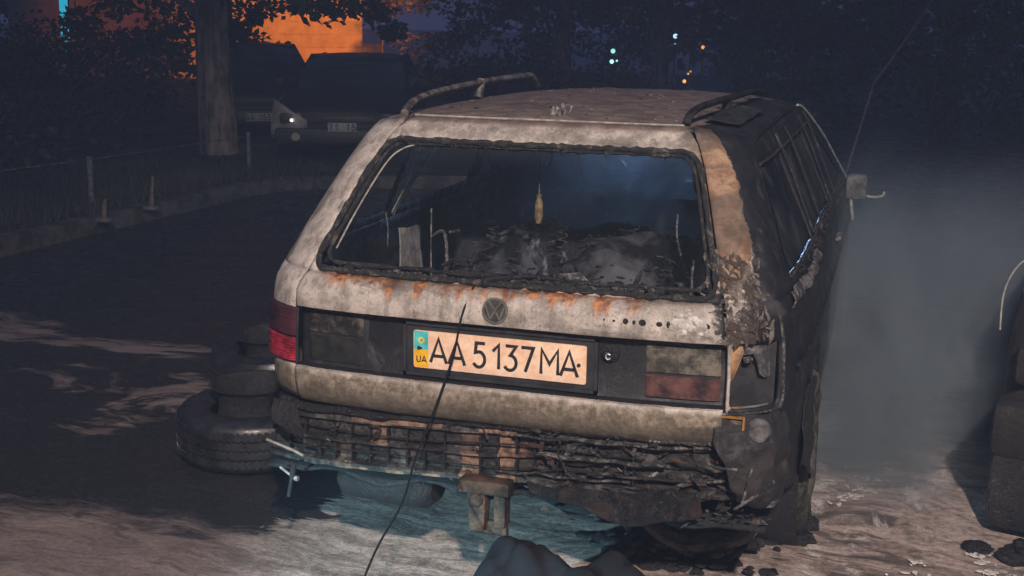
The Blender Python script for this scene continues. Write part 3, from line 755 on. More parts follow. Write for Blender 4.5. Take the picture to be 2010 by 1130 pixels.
# lower skin remnants under the beam: left lump, right skirt
M['skirt'] = soot_mat('melted_skirt', (.011, .011, .014), (.13, .125, .125), (.06, .035, .028), .5, scale=19, lo=.52, hi=.68, bs=1, bd=.04)
sheet('bumper_skin', [[(.10, .0, .43), (.30, .0, .44), (.46, .0, .45), (.62, .04, .46)], [(.12, -.02, .40), (.3, -.03, .385), (.46, -.03, .38), (.62, .02, .40)], [(.14, .02, .395), (.3, .02, .38), (.46, .0, .355), (.60, .04, .38)]], .03, .022, M['skirt'], car, 'melted skirt of the bumper on the right')
sheet('torn_corner', [[(.63, .02, .69), (.70, .04, .695), (.77, .09, .69), (.80, .16, .69)], [(.64, .0, .64), (.71, .02, .63), (.78, .08, .62), (.82, .17, .62)], [(.66, -.01, .58), (.72, .0, .55), (.79, .06, .53), (.83, .15, .54)], [(.68, .0, .50), (.74, .01, .49), (.80, .07, .48), (.83, .16, .50)], [(.70, .03, .46), (.75, .05, .44), (.81, .12, .42), (.83, .2, .45)]], .03, .03, soot_mat('burnt_corner', (.016, .016, .019), (.085, .08, .085), (.03, .024, .024), .2, scale=8, lo=.5, hi=.7), car, 'torn and burnt rear right corner')
sheet('bumper_skin', [[(-.82, .14, .575), (-.74, .06, .575), (-.66, .03, .58)], [(-.80, .12, .53), (-.74, .03, .53), (-.64, .01, .53)], [(-.76, .08, .50), (-.70, .02, .49), (-.64, .0, .48)]], .03, .02, M['char'], car, 'melted left end of the bumper')
# amber seal of the lost lamp, grey disc, hanging strips
bm = BM(); box(bm, (.633, .018, .690), (.705, .028, .696), .001); box(bm, (.705, .020, .625), (.711, .028, .696), .001)
obj('amber_seal', bm, mottled('amber_plastic', (.20, .09, .02), (.42, .20, .04), .5, 30), car)
bm = BM(); box(bm, (.636, .030, .625), (.703, .040, .688), .002, .002)
obj('corner_bracket', bm, soot_mat('rusty_bracket', (.02, .018, .02), (.22, .16, .14), scale=20, lo=.45, hi=.6), car)
bm = BM(); lathe(bm, [(0, .004), (.026, .008), (.036, .0), (.038, -.01)], 24, Matrix.Translation((.748, .030, .655)) @ Matrix.Rotation(math.pi/2, 4, 'X') @ Matrix.Rotation(.35, 4, 'Y'), wob=.006)
obj('vent_disc', bm, mottled('grey_disc', (.035, .035, .04), (.15, .145, .15), .6, 26, bs=.6), car)
bm = BM()
for a, b, r_ in (((.74, .0, .56), (.72, -.01, .455), .004), ((.80, .03, .52), (.70, -.015, .44), .004), ((.62, .0, .56), (.70, .0, .552), .005)):
    bm = BM(); m = (Vector(a)+Vector(b))/2+Vector((rr.uniform(-.01, .01), -.008, rr.uniform(-.01, .01))); tube(bm, spline([a, m, b], 6), r_, 5); obj('hanging_strip', bm, M['bar'], car)
bm = BM()
tube(bm, spline([(-.765, .03, .452), (-.66, .005, .437), (-.62, -.005, .428)], 6), .0045, 6); tube(bm, spline([(-.72, .03, .365), (-.66, .0, .352), (-.64, -.005, .350)], 6), [.004]*6+[.008]*7, 6)
obj('trim_wire', bm, M['pale'], car)
bm = BM(); tube(bm, spline([(-.655, .0, .40), (-.66, -.01, .35), (-.672, -.01, .29)], 6), [.009]*6+[.006]*7, 7)
obj('bracket_strut', bm, M['soot'], car)
# towing bracket
bm = BM()
box(bm, (-.10, -.035, .392), (.055, .02, .432), .003, .004)
box(bm, (-.075, -.028, .27), (-.020, .03, .392), .004, .010); box(bm, (.000, -.026, .285), (.045, .03, .392), .004, .010)
box(bm, (-.065, -.01, .255), (.04, .02, .30), .006, .01)
bmesh.ops.create_icosphere(bm, subdivisions=2, radius=.024, matrix=Matrix.Translation((-.048, -.025, .372)))
obj('towing_bracket', bm, M['brown'], car)
# exhaust silencer and pipes
bm = BM(); lathe(bm, [(0, -.15), (.06, -.15), (.085, -.12), (.088, .10), (.080, .14), (.05, .17), (0, .17)], 28, Matrix.Translation((-.40, .17, .318)) @ Matrix.Rotation(math.pi/2, 4, 'Y') @ Matrix.Rotation(.12, 4, 'X') @ Matrix.Diagonal((.8, 1.25, 1, 1)), wob=.012)
sl = obj('silencer', bm, soot_mat('sooty_silencer', (.006, .006, .008), (.04, .035, .033), scale=9), car)
bm = BM(); tube(bm, spline([(-.6, .5, .33), (-.55, 1.1, .33), (-.3, 1.6, .25), (-.2, 2.6, .2)], 8), .024, 10)
obj('exhaust_pipe', bm, M['soot'], sl)
# torsion beam axle and low hoses
bm = BM(); tube(bm, [(-.7, YA, .27), (.7, YA, .27)], .035, 12)
for sd in (-1, 1): tube(bm, [(sd*.55, YA, .27), (sd*.55, YA-.02, .52)], .03, 12); tube(bm, [(sd*.55, YA, .27), (sd*.55, 1.5, .33)], .035, 10)
obj('rear_axle', bm, M['soot'], car)
bm = BM()
tube(bm, spline([(.05, .45, .38), (.06, .40, .26), (.14, .36, .20), (.3, .38, .19), (.38, .4, .24), (.40, .45, .34)], 8), .009, 7)
tube(bm, spline([(.10, .60, .36), (.03, .55, .21), (.055, .55, .17), (.09, .55, .22)], 6), .014, 7)
obj('sagging_hose', bm, M['char'], car)
bm = BM(); lathe(bm, [(.20, -.05), (.24, -.05), (.26, -.02), (.26, .04), (.23, .06), (.20, .05)], 26, Matrix.Translation((.55, .42, .38)) @ Matrix.Rotation(math.pi/2, 4, 'X') @ Matrix.Rotation(.25, 4, 'Y'), math.pi*.9, math.pi*1.75, wob=.014)
obj('inner_arch', bm, M['burnt_tyre'], car, label='burnt plastic arch hanging under the tail')
# rear right brake drum glimpse
bm = BM(); lathe(bm, [(0, .03), (.09, .03), (.11, .01), (.11, -.05)], 24, Matrix.Translation((.47, .50, .20)) @ Matrix.Rotation(math.pi/2, 4, 'X'), wob=.01)
obj('brake_part', bm, M['flake'], car)

# ---- wheels
def tyre_prof(Ro, Ri, w, sq=0):
    return [(Ri, -w*.40), (Ri+.02, -w*.5), ((Ro+Ri)/2, -w*.53), (Ro-.02, -w*.48), (Ro-.004, -w*.38), (Ro-.004, -w*.22), (Ro-.012, -w*.205), (Ro-.012, -w*.175), (Ro, -w*.16), (Ro, -.006), (Ro-.010, -.003), (Ro-.010, .003), (Ro, .006), (Ro, w*.16), (Ro-.012, w*.175), (Ro-.012, w*.205), (Ro-.004, w*.22), (Ro-.004, w*.38), (Ro-.02, w*.48), ((Ro+Ri)/2, w*.53), (Ri+.02, w*.5), (Ri, w*.40)]
for (x, y, mt_, lab, z, w_) in ((.735, YA, 'burnt_tyre', 'burnt flattened rear right wheel', .27, .23), (-.735, YA, 'rubber', None, .29, .19), (.735, 3.64, 'burnt_tyre', None, .27, .2), (-.735, 3.64, 'rubber', None, .29, .19)):
    bm = BM(); mt2 = Matrix.Rotation(math.pi/2, 4, 'Y')
    lathe(bm, tyre_prof(.29, .185, w_), 56, Matrix.Translation((x, y, z)) @ mt2, wob=.02 if mt_ == 'burnt_tyre' else 0)
    for v in bm.verts:
        if v.co.z < .012: v.co.z = .004; v.co.x += .02*(1 if v.co.x > x else -1)
    wh = obj('wheel', bm, M[mt_], car, label=lab)
    bm = BM(); sg = 1 if x > 0 else -1
    lathe(bm, [(.185, -.08), (.185, .07), (.165, .06), (.15, .02), (.10, .03), (.06, .05), (.0, .05)], 36, Matrix.Translation((x, y, z)) @ Matrix.Rotation(sg*math.pi/2, 4, 'Y'))
    obj('rim', bm, M['rim'] if x < 0 else M['soot'], wh)
# burnt flap beside the rear right wheel: mud flap and arch lip hanging
sheet_off = lambda *a, **k: None
sheet_off('mud_flap', [[(.71, .74, .42), (.81, .74, .42)], [(.70, .72, .22), (.81, .72, .22)], [(.69, .69, .05), (.80, .70, .04)]], .03, .02, M['burnt_tyre'], car, 'burnt mud flap by the rear right wheel')
sheet('sill_remnant', [[(.845, .5, .62), (.85, .62, .66), (.85, .8, .60)], [(.85, .48, .50), (.862, .60, .48), (.86, .75, .42)], [(.845, .5, .40), (.87, .62, .34), (.86, .75, .28)]], .03, .02, M['soot'], car)

# ---- roof rails
def rail(pts, mat, lab, feet):
    bm = BM(); tube(bm, spline(pts, 8), .014, 10, True, .8)
    for a, b in feet: tube(bm, [a, b], [.016, .020], 8)
    return obj('roof_rail', bm, mat, car, label=lab)
T = Tree('scorched_rail'); n = T.noise(20, 7, .7)
M['rail'] = T.bsdf(T.mix(T.ramp01(n, .4, .62), (.03, .03, .034), (.20, .18, .165)), .5, 0, .5, n, .5, .008)
rail([(-.475, .47, 1.452), (-.49, .56, 1.475), (-.50, .70, 1.492), (-.51, .95, 1.502), (-.515, 1.4, 1.512), (-.515, 1.95, 1.514), (-.513, 2.05, 1.502), (-.512, 2.12, 1.465)], M['rail'], 'pale left roof rail still standing', [((-.515, 1.35, 1.52), (-.52, 1.32, 1.45))])
rail([(.435, .50, 1.448), (.442, .52, 1.475), (.455, .60, 1.492), (.478, .82, 1.500), (.50, 1.15, 1.50), (.51, 1.6, 1.495), (.51, 1.95, 1.47)], M['char'], 'charred right roof rail', [((.49, 1.0, 1.5), (.49, 1.0, 1.45))])
sheet('roof_skin_lift', [[(.47, .62, 1.455), (.48, .9, 1.462), (.5, 1.2, 1.465)], [(.52, .62, 1.452), (.53, .9, 1.475), (.55, 1.2, 1.47)], [(.58, .66, 1.44), (.59, .9, 1.45), (.60, 1.2, 1.45)]], .03, .008, M['soot'], car)
# door mirror stumps, door gaps, side trim
bm = BM(); box(bm, (.84, 2.80, .93), (.93, 2.86, 1.05), .006, .02); obj('door_mirror', bm, soot_mat('mirror_shell', (.04, .04, .045), (.2, .2, .19), scale=16, lo=.4, hi=.62), car, label='burnt right door mirror')
bm = BM(); tube(bm, spline([(.90, 2.83, .955), (.97, 2.83, .945), (1.01, 2.83, .955), (1.015, 2.83, .975)], 4), .006, 6); tube(bm, [(.86, 2.82, .96), (.88, 2.84, .83)], .008, 6); obj('mirror_wire', bm, M['pale'], car)
bm = BM(); box(bm, (-.95, 2.80, .93), (-.84, 2.86, 1.05), .004, .02); obj('door_mirror', bm, M['blackplastic'], car, label='left door mirror')
bm = BM()
tube(bm, spline([CP(s_of_y(3.10), 1.0, .012), CP(s_of_y(2.85), 1.13, .014), CP(s_of_y(2.60), 1.26, .016), CP(s_of_y(2.32), 1.385, .014), CP(s_of_y(2.2), 1.41, .01)], 6), .006, 6)
obj('windscreen_trim', bm, M['pale'], car)
bm = BM(); rr = random.Random(77)
for y0 in (.30, 1.16, 2.10):   # burnt window frames
    for z in (1.035, 1.335): tube(bm, [CP(s_of_y(y0+.75*i/10), z, .004+rr.uniform(-.002, .002)) for i in range(11)], .006, 5)
for y0 in (1.08, 1.42, 2.02, 2.28): tube(bm, [CP(s_of_y(y0)+rr.uniform(-.003, .003), 1.02+.36*i/8, .006) for i in range(9)], .005, 5)
for k in range(70):
    p = CP(s_of_y(rr.uniform(.3, 2.6)), rr.uniform(.99, 1.05), .006); tube(bm, [p, p+Vector((rr.uniform(0, .02), rr.uniform(-.02, .02), rr.uniform(-.03, .03)))], [.005, .002], 5)
obj('window_frame', bm, soot_mat('burnt_frames', (.014, .014, .018), (.22, .21, .21), scale=18, lo=.52, hi=.7), body)
sheet('shoulder_strip', [[CP(s_of_y(y), 1.005, .008) for y in (.22, .45, .7, 1.0)], [CP(s_of_y(y), .985, .016) for y in (.22, .45, .7, 1.0)], [CP(s_of_y(y), .965, .006) for y in (.22, .45, .7, 1.0)]], .03, .012, M['flake'], body, None, .003)
bm = BM(); tube(bm, [CP(s_of_y(.25+.05*i), .80, .012) for i in range(60)], .007, 6); obj('side_moulding', bm, M['char'], body)
each('door_handle', [lambda bm, y=y: box(bm, (.845, y-.08, .885), (.868, y+.04, .905), .002, .005) for y in (1.95, 2.95)], M['flake'], body)

# ---- wiper
bm = BM(); tube(bm, spline([CP(-.06, 1.015, .014), CP(.0, 1.028, .020), (.12, .03+.035, 1.035), (.26, .06, 1.012)], 6), [.010]*8+[.006]*11, 7)
tube(bm, spline([CP(-.52, 1.022, .012), CP(-.3, 1.030, .014), CP(-.05, 1.022, .012)], 6), .005, 6)
bmesh.ops.create_icosphere(bm, subdivisions=2, radius=.014, matrix=Matrix.Translation(CP(-.05, 1.01, .016)))
wp = obj('wiper', bm, M['char'], tg)
# crumbs of glass and foam along the sill of the window
bm = BM(); rr = random.Random(31)
for k in range(150):
    s = rr.uniform(-.56, .57); p = CP(s, 1.012+abs(rr.gauss(0, .010)), rr.uniform(-.02, .01)); r_ = rr.uniform(.003, .010)
    bmesh.ops.create_icosphere(bm, subdivisions=1, radius=1, matrix=Matrix.Translation(p) @ Matrix.Diagonal((r_*rr.uniform(1, 2.6), r_, r_*.8, 1)))
stuff(obj('sill_debris', bm, soot_mat('sill_crumbs', (.02, .022, .024), (.24, .24, .22), scale=20, lo=.5, hi=.64), tg))

# ---- cabin
sheet('rear_seat', [[(-.52, 1.10, .45), (-.2, 1.10, .45), (.2, 1.05, .45), (.55, 1.1, .45)], [(-.54, 1.05, .70), (-.2, .98, .72), (.2, 1.0, .74), (.55, 1.05, .72)], [(-.52, 1.16, .90), (-.2, 1.10, .95), (.2, 1.14, .97), (.55, 1.2, .90)], [(-.5, 1.25, .93), (-.2, 1.22, .98), (.2, 1.25, .98), (.55, 1.3, .93)]], .04, .05, M['inner'], car)
T = Tree('ash_heap'); n = T.noise(2.4, 5, .55, T.scaled(1.6, 1, .7), dist=.5); f = T.noise(22, 6, .7)
ashm = T.bsdf(T.mix(T.ramp01(n*.72+f*.28, .44, .62), (.008, .009, .013), (.105, .11, .128)), .95, 0, .1, n+f*.4, .5, .02)
sheet('ash_heap', [[(.04, .42, .70), (.20, .40, .72), (.38, .42, .72), (.50, .45, .66)], [(.03, .52, .88), (.16, .48, .90), (.30, .50, .88), (.48, .55, .78)], [(.06, .66, .98), (.20, .66, 1.0), (.34, .70, .96), (.5, .75, .84)], [(.05, .95, .96), (.2, .95, 1.03), (.38, .95, 1.0), (.52, 1.0, .9)]], .03, .045, ashm, car, 'ash-covered load behind the rear seat on the right')
sheet('ash_heap', [[(-.26, .45, .66), (-.17, .42, .70), (-.08, .45, .66)], [(-.27, .55, .88), (-.18, .52, .93), (-.07, .55, .88)], [(-.29, .75, .96), (-.18, .75, 1.0), (-.08, .78, .92)]], .03, .03, ashm, car, 'small ash-covered heap behind the window centre')
for x in (-.36, .36):
    bm = BM(); box(bm, (x-.23, 1.85, .42), (x+.23, 2.0, 1.02), .02, .05); st = obj('front_seat', bm, M['inner'], car)
    bm = BM(); box(bm, (x-.12, 1.87, 1.04), (x+.12, 1.95, 1.20), .015, .03); obj('headrest', bm, M['inner'], st)
bm = BM(); box(bm, (-.70, 2.75, .70), (.70, 3.1, .97), .01, .04); obj('dashboard', bm, M['inner'], car)
bm = BM(); tube(bm, [Vector((-.36+.18*math.cos(t), 2.62+.06*math.sin(t), .95+.17*math.sin(t))) for t in [2*math.pi*k/30 for k in range(31)]], .013, 8, False); obj('steering_wheel', bm, M['char'], car)
T = Tree('lining'); n = T.noise(5, 6)
bm = BM(); rows = [[(x, y, 1.37+.025*(1-(x/.6)**2)) for x in [-.58+1.16*i/12 for i in range(13)]] for y in [.6+1.7*j/10 for j in range(11)]]
loft(bm, rows); obj('roof_lining', bm, M['inner'], car)
# left inner pillar trim and side box, lit by the lamp
M['trim'] = soot_mat('inner_trim', (.10, .105, .12), (.42, .40, .40), scale=10, lo=.35, hi=.6, rough=(.3, .55))
sheet('pillar_trim', [[(-.530, .90, 1.30), (-.555, 1.02, 1.30)], [(-.565, .75, 1.20), (-.585, .86, 1.19)], [(-.615, .68, 1.09), (-.62, .71, 1.07)]], .03, .006, M['trim'], car)
sheet('side_box', [[(-.66, .86, 1.00), (-.66, 1.08, .975)], [(-.66, .86, .93), (-.66, 1.08, .90)], [(-.655, .86, .82), (-.65, 1.08, .79)]], .03, .008, M['trim'], car)
bm = BM(); tube(bm, spline([(-.56, .95, .965), (-.50, .9, .99), (-.47, .85, .90), (-.47, .8, .80)], 6), .006, 6); tube(bm, [(-.49, .93, .985), (-.44, .9, 1.0)], .005, 6); obj('belt_bracket', bm, M['flake'], car)
for x, y, z0_, z1_ in ((-.60, .6, 1.10, .98), (-.44, .62, 1.12, .80), (-.26, .8, 1.26, 1.12), (-.02, .6, 1.36, 1.29), (.43, .45, 1.18, 1.05), (.50, .30, 1.05, .90), (.515, .25, 1.08, .96), (-.36, 1.0, 1.3, 1.22)):
    bm = BM(); tube(bm, spline([(x, y, z0_), (x+rr.uniform(-.008, .008), y, (z0_+z1_)/2), (x+rr.uniform(-.02, .02), y, z1_)], 4), [.003]*9, 5); obj('hanging_wire', bm, M['flake'], car)
bm = BM(); tube(bm, [(-.055, .6, 1.37), (-.055, .6, 1.19)], .0025, 5)
lathe(bm, [(0, .0), (.014, -.004), (.010, -.02), (.018, -.04), (.020, -.10), (.012, -.13), (0, -.135)], 12, Matrix.Translation((-.055, .6, 1.195)) @ Matrix.Scale(.75, 4), wob=.008)
obj('hanging_ornament', bm, mottled('singed_ornament', (.07, .05, .025), (.28, .21, .12), .7, 50), car)
sheet('charred_flap', [[(.14, .16, 1.03), (.20, .17, 1.035)], [(.17, .15, 1.01), (.24, .16, 1.00)]], .02, .004, M['flake'], tg)

# sooted side glass on the right, long charred bars along the bumper
for (y0, y1, y2, y3) in ((.30, 1.05, 1.02, .33), (1.16, 1.98, 1.92, 1.14), (2.08, 2.9, 2.5, 2.08)):
    bm = BM(); rows = []
    for j in range(7):
        t = j/6; rows.append([CP(s_of_y(y0+(y3-y0)*t+((y1-y0)+((y2-y3)-(y1-y0))*t)*i/10), 1.035+.30*t, -.012) for i in range(11)])
    loft(bm, rows); obj('side_window', bm, M['sootglass'], car)
bm = BM(); rr = random.Random(91)
for x0, x1, dz, r_ in ((.05, .62, .065, .008), (.12, .50, .012, .010), (.28, .70, -.03, .007), (.45, .74, .085, .009), (.0, .40, -.048, .006)):
    bm = BM(); tube(bm, [(x0+(x1-x0)*i/16, BX(x0+(x1-x0)*i/16)-.030+.008*MN.noise(Vector((i*.4, x0*9, 0))), zb(x0+(x1-x0)*i/16)+dz+.010*MN.noise(Vector((i*.3, x0*5, 4)))) for i in range(17)], [r_*(1+.4*MN.noise(Vector((i*.9, x1, 0)))) for i in range(17)], 6, True, .6); obj('charred_bar', bm, M['bar'], beam)

# burnt clutter in the load bay: springs, scraps, wires
bm = BM(); rr = random.Random(61)
for k in range(420):
    x = rr.uniform(-.50, .54); y = rr.uniform(.42, 1.05)
    z = .90+.10*math.sin(min(1, max(0, (y-.4)/.5))*1.4)+.03*MN.noise(Vector((x*5, y*5, 0)))-(.12 if -.07 < x < .02 or x < -.30 else 0)+rr.gauss(0, .012)
    l = rr.uniform(.006, .030); a = Vector((rr.gauss(0, 1), rr.gauss(0, 1), rr.gauss(0, .5))).normalized(); b = a.cross(Vector((rr.gauss(0, .3), rr.gauss(0, .6), 1))).normalized(); p = Vector((x, y, z)); w_ = l*rr.uniform(.15, .7)
    vs = [bm.verts.new(p+a*l+b*w_*.4), bm.verts.new(p+a*l*.2+b*w_), bm.verts.new(p-a*l+b*w_*.3), bm.verts.new(p-a*l*.7-b*w_), bm.verts.new(p+a*l*.6-b*w_*.8)]
    bm.faces.new(vs)
stuff(solid(obj('burnt_scraps', bm, soot_mat('burnt_scraps', (.010, .010, .014), (.17, .18, .20), scale=11, lo=.50, hi=.66), car, smooth=False), .004))
for k in range(9):
    bm = BM(); x = -.32+.09*k+rr.uniform(-.02, .02); y = .95+rr.uniform(-.1, .15); z0_ = .92+rr.uniform(-.02, .03); r_ = rr.uniform(.018, .026)
    tube(bm, [(x+r_*math.cos(q*.8), y+r_*math.sin(q*.8), z0_+q*.0035+rr.uniform(-.001, .001)) for q in range(34)], .0022, 5); obj('seat_spring', bm, M['bar'], car)
# ================================================================ the place
# ---- ground: wet asphalt with runs of water and foam
def ground_mat():
    T = Tree('wet_asphalt_with_foam')
    # flow coordinates: runs spread roughly across the road, towards the left
    warp = T.noise(.55, 4, .55, col=True)
    Pw = T.vadd(T.P, warp, .9)
    rot = T.scaled(.55, 1.9, 1, rot=R(-12), v=Pw)
    flow = T.noise(1.25, 9, .66, rot, dist=.8)
    flow2 = T.noise(5.5, 8, .7, T.scaled(.6, 2.2, 1, rot=R(-18), v=Pw), dist=.7)
    fine = T.noise(38, 6, .75); grit = T.noise(160, 3, .7)
    x, y = T.x, T.y
    wob = (flow-.5)*.9
    # where the foam lies: round the tail and right side of the car, thinning to the left
    a = T.ramp01(x+wob, -2.0, -.9)*(1-T.ramp01(y+wob*1.3, 2.8, 4.2))
    front = (1-T.ramp01(y+wob*.8, .05, .55))*T.ramp01(x+wob, -3.2, -1.4)*.9
    dk = T.ramp01(x+wob*1.2, -1.05, -.75)+(1-T.ramp01(y+wob*.5, .10, .35))  # bare dark gap by the tyres: their shadow put into the ground colour
    left = T.ramp01(flow, .45, .66)*(1-T.ramp01(y+wob, 2.2, 3.2))*.80*T.ramp01(y+wob*.6, .75, 1.05)
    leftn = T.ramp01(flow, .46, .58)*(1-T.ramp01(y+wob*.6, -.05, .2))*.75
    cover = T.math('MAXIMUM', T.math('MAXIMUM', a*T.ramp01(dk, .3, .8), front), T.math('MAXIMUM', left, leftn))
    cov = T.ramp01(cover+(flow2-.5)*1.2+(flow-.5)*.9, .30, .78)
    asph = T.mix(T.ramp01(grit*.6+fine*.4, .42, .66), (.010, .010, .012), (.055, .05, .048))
    asph = T.mix(T.ramp01(T.noise(.8, 5, .6), .45, .7)*.5, asph, (.028, .025, .024))
    foam = T.mix(T.ramp01(flow2*.6+fine*.4, .36, .64), (.15, .112, .098), (.60, .485, .45))
    foam = T.mix(T.ramp01(T.noise(1, 8, .7, T.scaled(1.6, 6.5, 1, (1, 4, 0), R(-20), Pw), .8), .54, .62)*.75, foam, (.045, .038, .034))
    foam = T.mix(T.ramp01(T.noise(1, 7, .66, T.scaled(.9, 2.6, 1, (3, 1, 0), R(-25), Pw), 1.2), .50, .64)*.7, foam, (.10, .08, .07))
    foam = T.mix(T.ramp01(T.noise(3.2, 8, .7, Pw), .55, .72)*.65, foam, (.085, .07, .062))
    sud = T.ramp01(T.noise(7, 8, .72, Pw), .55, .64)*T.ramp01(x+wob, -.4, .9)
    foam = T.mix((1-T.ramp01(x+wob, -1.3, -.4))*.7, foam, (.15, .115, .10))
    foam = T.mix(sud*.7, foam, (.80, .76, .74))
    col = T.mix(cov, asph, foam)
    foam = T.mix(T.ramp01(T.noise(90, 4, .7), .55, .64)*.5, foam, (.06, .05, .045))
    col = T.mix(cov, asph, foam); rr = T.ramp01(T.noise(2.3, 5, .6, Pw), .4, .62)*.35+.14+cov*.33
    return T.bsdf(col, rr, 0, .35, cov*.5+flow2*.7+fine*.25+grit*.12, .55, .03)
bm = BM(); gx = [-120, -60, -30, -15, -8]+[-5+.25*i for i in range(41)]+[8, 15, 30, 60, 120]; gy = [-60, -30, -12, -6]+[-4+.25*i for i in range(45)]+[9, 12, 20, 40, 80, 160]
rows = [[(x, y, (.010*MN.noise(Vector((x*1.1, y*1.6, 0))) if abs(x) < 5 and -4 < y < 7 else 0)) for x in gx] for y in gy]
loft(bm, rows); fixn(bm)
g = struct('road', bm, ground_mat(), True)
# kerb and verge on the left; the verge rises gently
KP = [(-5.05, -14), (-5.08, -4), (-5.12, 3.2), (-5.05, 6), (-4.95, 7.6), (-4.5, 8.2), (-3.4, 8.7), (-2.2, 9.6), (-1.5, 14), (-1.2, 22), (-1, 34)]
kp = spline([(a, b, 0) for a, b in KP], 8)
T = Tree('kerb_concrete'); n = T.noise(6, 7, .7)
km = T.bsdf(T.mix(T.ramp01(n, .35, .65), (.03, .028, .027), (.115, .10, .095)), .85, 0, .3, n, .6, .02)
bm = BM(); rows = []
for p in kp: rows.append([(p.x+dx, p.y, z+.008*MN.noise(Vector((p.x*2, p.y*2, dx*8)))) for dx, z in ((.02, -.02), (.0, .11), (-.02, .13), (-.15, .13), (-.16, .0))])
loft(bm, rows); struct('kerb', bm, km)
T = Tree('bare_verge'); n = T.noise(1.4, 8, .7); f = T.noise(14, 6, .7)
vm = T.bsdf(T.mix(T.ramp01(n*.6+f*.4, .4, .62), (.022, .024, .020), (.085, .07, .058)), .95, 0, .2, f, .8, .04)
bm = BM(); rows = []
for p in kp: rows.append([(p.x-.16-d, p.y, .10+.05*min(d, 3)*.4+.03*MN.noise(Vector((d*1.3, p.y*1.3, 0)))) for d in (0, .3, .6, 1, 1.5, 2, 3, 4.5, 7, 12, 25, 60)])
loft(bm, rows); fixn(bm); struct('verge', bm, vm, True)

def pymesh(name, V, F, mat, parent=None, label=None):
    me = bpy.data.meshes.new(name); me.from_pydata(V, [], F); me.materials.append(mat)
    o = bpy.data.objects.new(name, me); C.objects.link(o); o.parent = parent
    if label: o['label'] = label
    return o
def leaves(rr, clumps, per, size, droop=.3):
    V = []; F = []
    for (cx, cy, cz, cr) in clumps:
        for k in range(per):
            while True:
                d = Vector((rr.uniform(-1, 1), rr.uniform(-1, 1), rr.uniform(-1, 1)))
                if d.length < 1: break
            p = Vector((cx, cy, cz))+Vector((d.x*cr, d.y*cr, d.z*cr*.75))
            a = Vector((rr.gauss(0, 1), rr.gauss(0, 1), rr.gauss(0, .6)-droop)).normalized(); b = a.cross(Vector((rr.gauss(0, 1), rr.gauss(0, 1), rr.gauss(0, 1)))).normalized()
            s = size*rr.uniform(.5, 1.3); n = len(V)
            V += [p, p+a*s*.5+b*s*.28, p+a*s, p+a*s*.5-b*s*.28]; F.append((n, n+1, n+2, n+3))
    return V, F
def leafmat(name, c1, c2):
    T = Tree(name); n = T.noise(.9, 4); return T.bsdf(T.mix(T.ramp01(n, .35, .65), c1, c2), .6, 0, .3)
LM = [leafmat('dark_leaves', (.025, .035, .022), (.06, .07, .04)), leafmat('olive_leaves', (.04, .045, .025), (.085, .08, .045)), leafmat('dull_leaves', (.03, .03, .03), (.07, .06, .05))]
T = Tree('bark'); n = T.noise(1, 8, .7, T.scaled(9, 9, 1.6)); f = T.noise(5, 5)
BARK = T.bsdf(T.mix(T.ramp01(n*.7+f*.3, .4, .62), (.06, .05, .045), (.34, .27, .23)), .9, 0, .2, n, 1, .05)
def tree(loc, h, r, label, crown, lm, seed, nclump=40, per=90, leaf=.16, low=2.0, grp='trees beyond the road', name='tree', boughs=()):
    rr = random.Random(seed); t = thing(name, label, 'tree', loc, 0, grp)
    bm = BM(); lean = rr.uniform(-.3, .3); tp = [(0, 0, -.1), (lean*.2, 0, h*.2), (lean*.5, .1, h*.5), (lean, 0, h*.8)]
    P = spline(tp, 6); tube(bm, P, [r*(1.25-.9*i/(len(P)-1))+(.4*r if i == 0 else 0) for i in range(len(P))], 12)
    for k in range(6):
        z = h*rr.uniform(.3, .75); a = rr.uniform(0, 6.28); L = crown*rr.uniform(.6, .95); b = P[int(z/(h*.8)*(len(P)-1))]
        tube(bm, spline([b, b+Vector((math.cos(a)*L*.5, math.sin(a)*L*.5, L*.25)), b+Vector((math.cos(a)*L, math.sin(a)*L, L*.35))], 5), [r*.4*(1-.8*i/10) for i in range(11)], 7)
    obj('trunk', bm, BARK, t)
    cl = []
    for k in range(nclump):
        a = rr.uniform(0, 6.28); q = math.sqrt(rr.random())*crown; z = rr.uniform(low, h+crown*.4)
        cl.append((math.cos(a)*q, math.sin(a)*q, z, rr.uniform(.35, .8)*crown*.36))
    for b in boughs: cl.append(b)
    V, F = leaves(rr, cl, per, leaf); pymesh('crown', V, F, lm, t)
    return t
def bush(loc, rx, ry, h, label, lm, seed, n=26, per=110, leaf=.10, grp=None, name='bush'):
    rr = random.Random(seed); t = thing(name, label, 'bush', loc, 0, grp)
    cl = [(rr.uniform(-rx, rx), rr.uniform(-ry, ry), h*rr.uniform(.12, .85), rr.uniform(.3, .5)*min(h, 1.4)) for _ in range(n)]
    V, F = leaves(rr, cl, per, leaf); pymesh('foliage', V, F, lm, t)
    bm = BM()
    for k in range(7):
        x = rr.uniform(-rx, rx)*.8; y = rr.uniform(-ry, ry)*.8; tube(bm, [(0, 0, -.05), (x*.8, y*.8, h*.4), (x*1.2+.1, y*1.2, h*.8)], [.02, .014, .006], 5)
    obj('stems', bm, BARK, t)
    return t
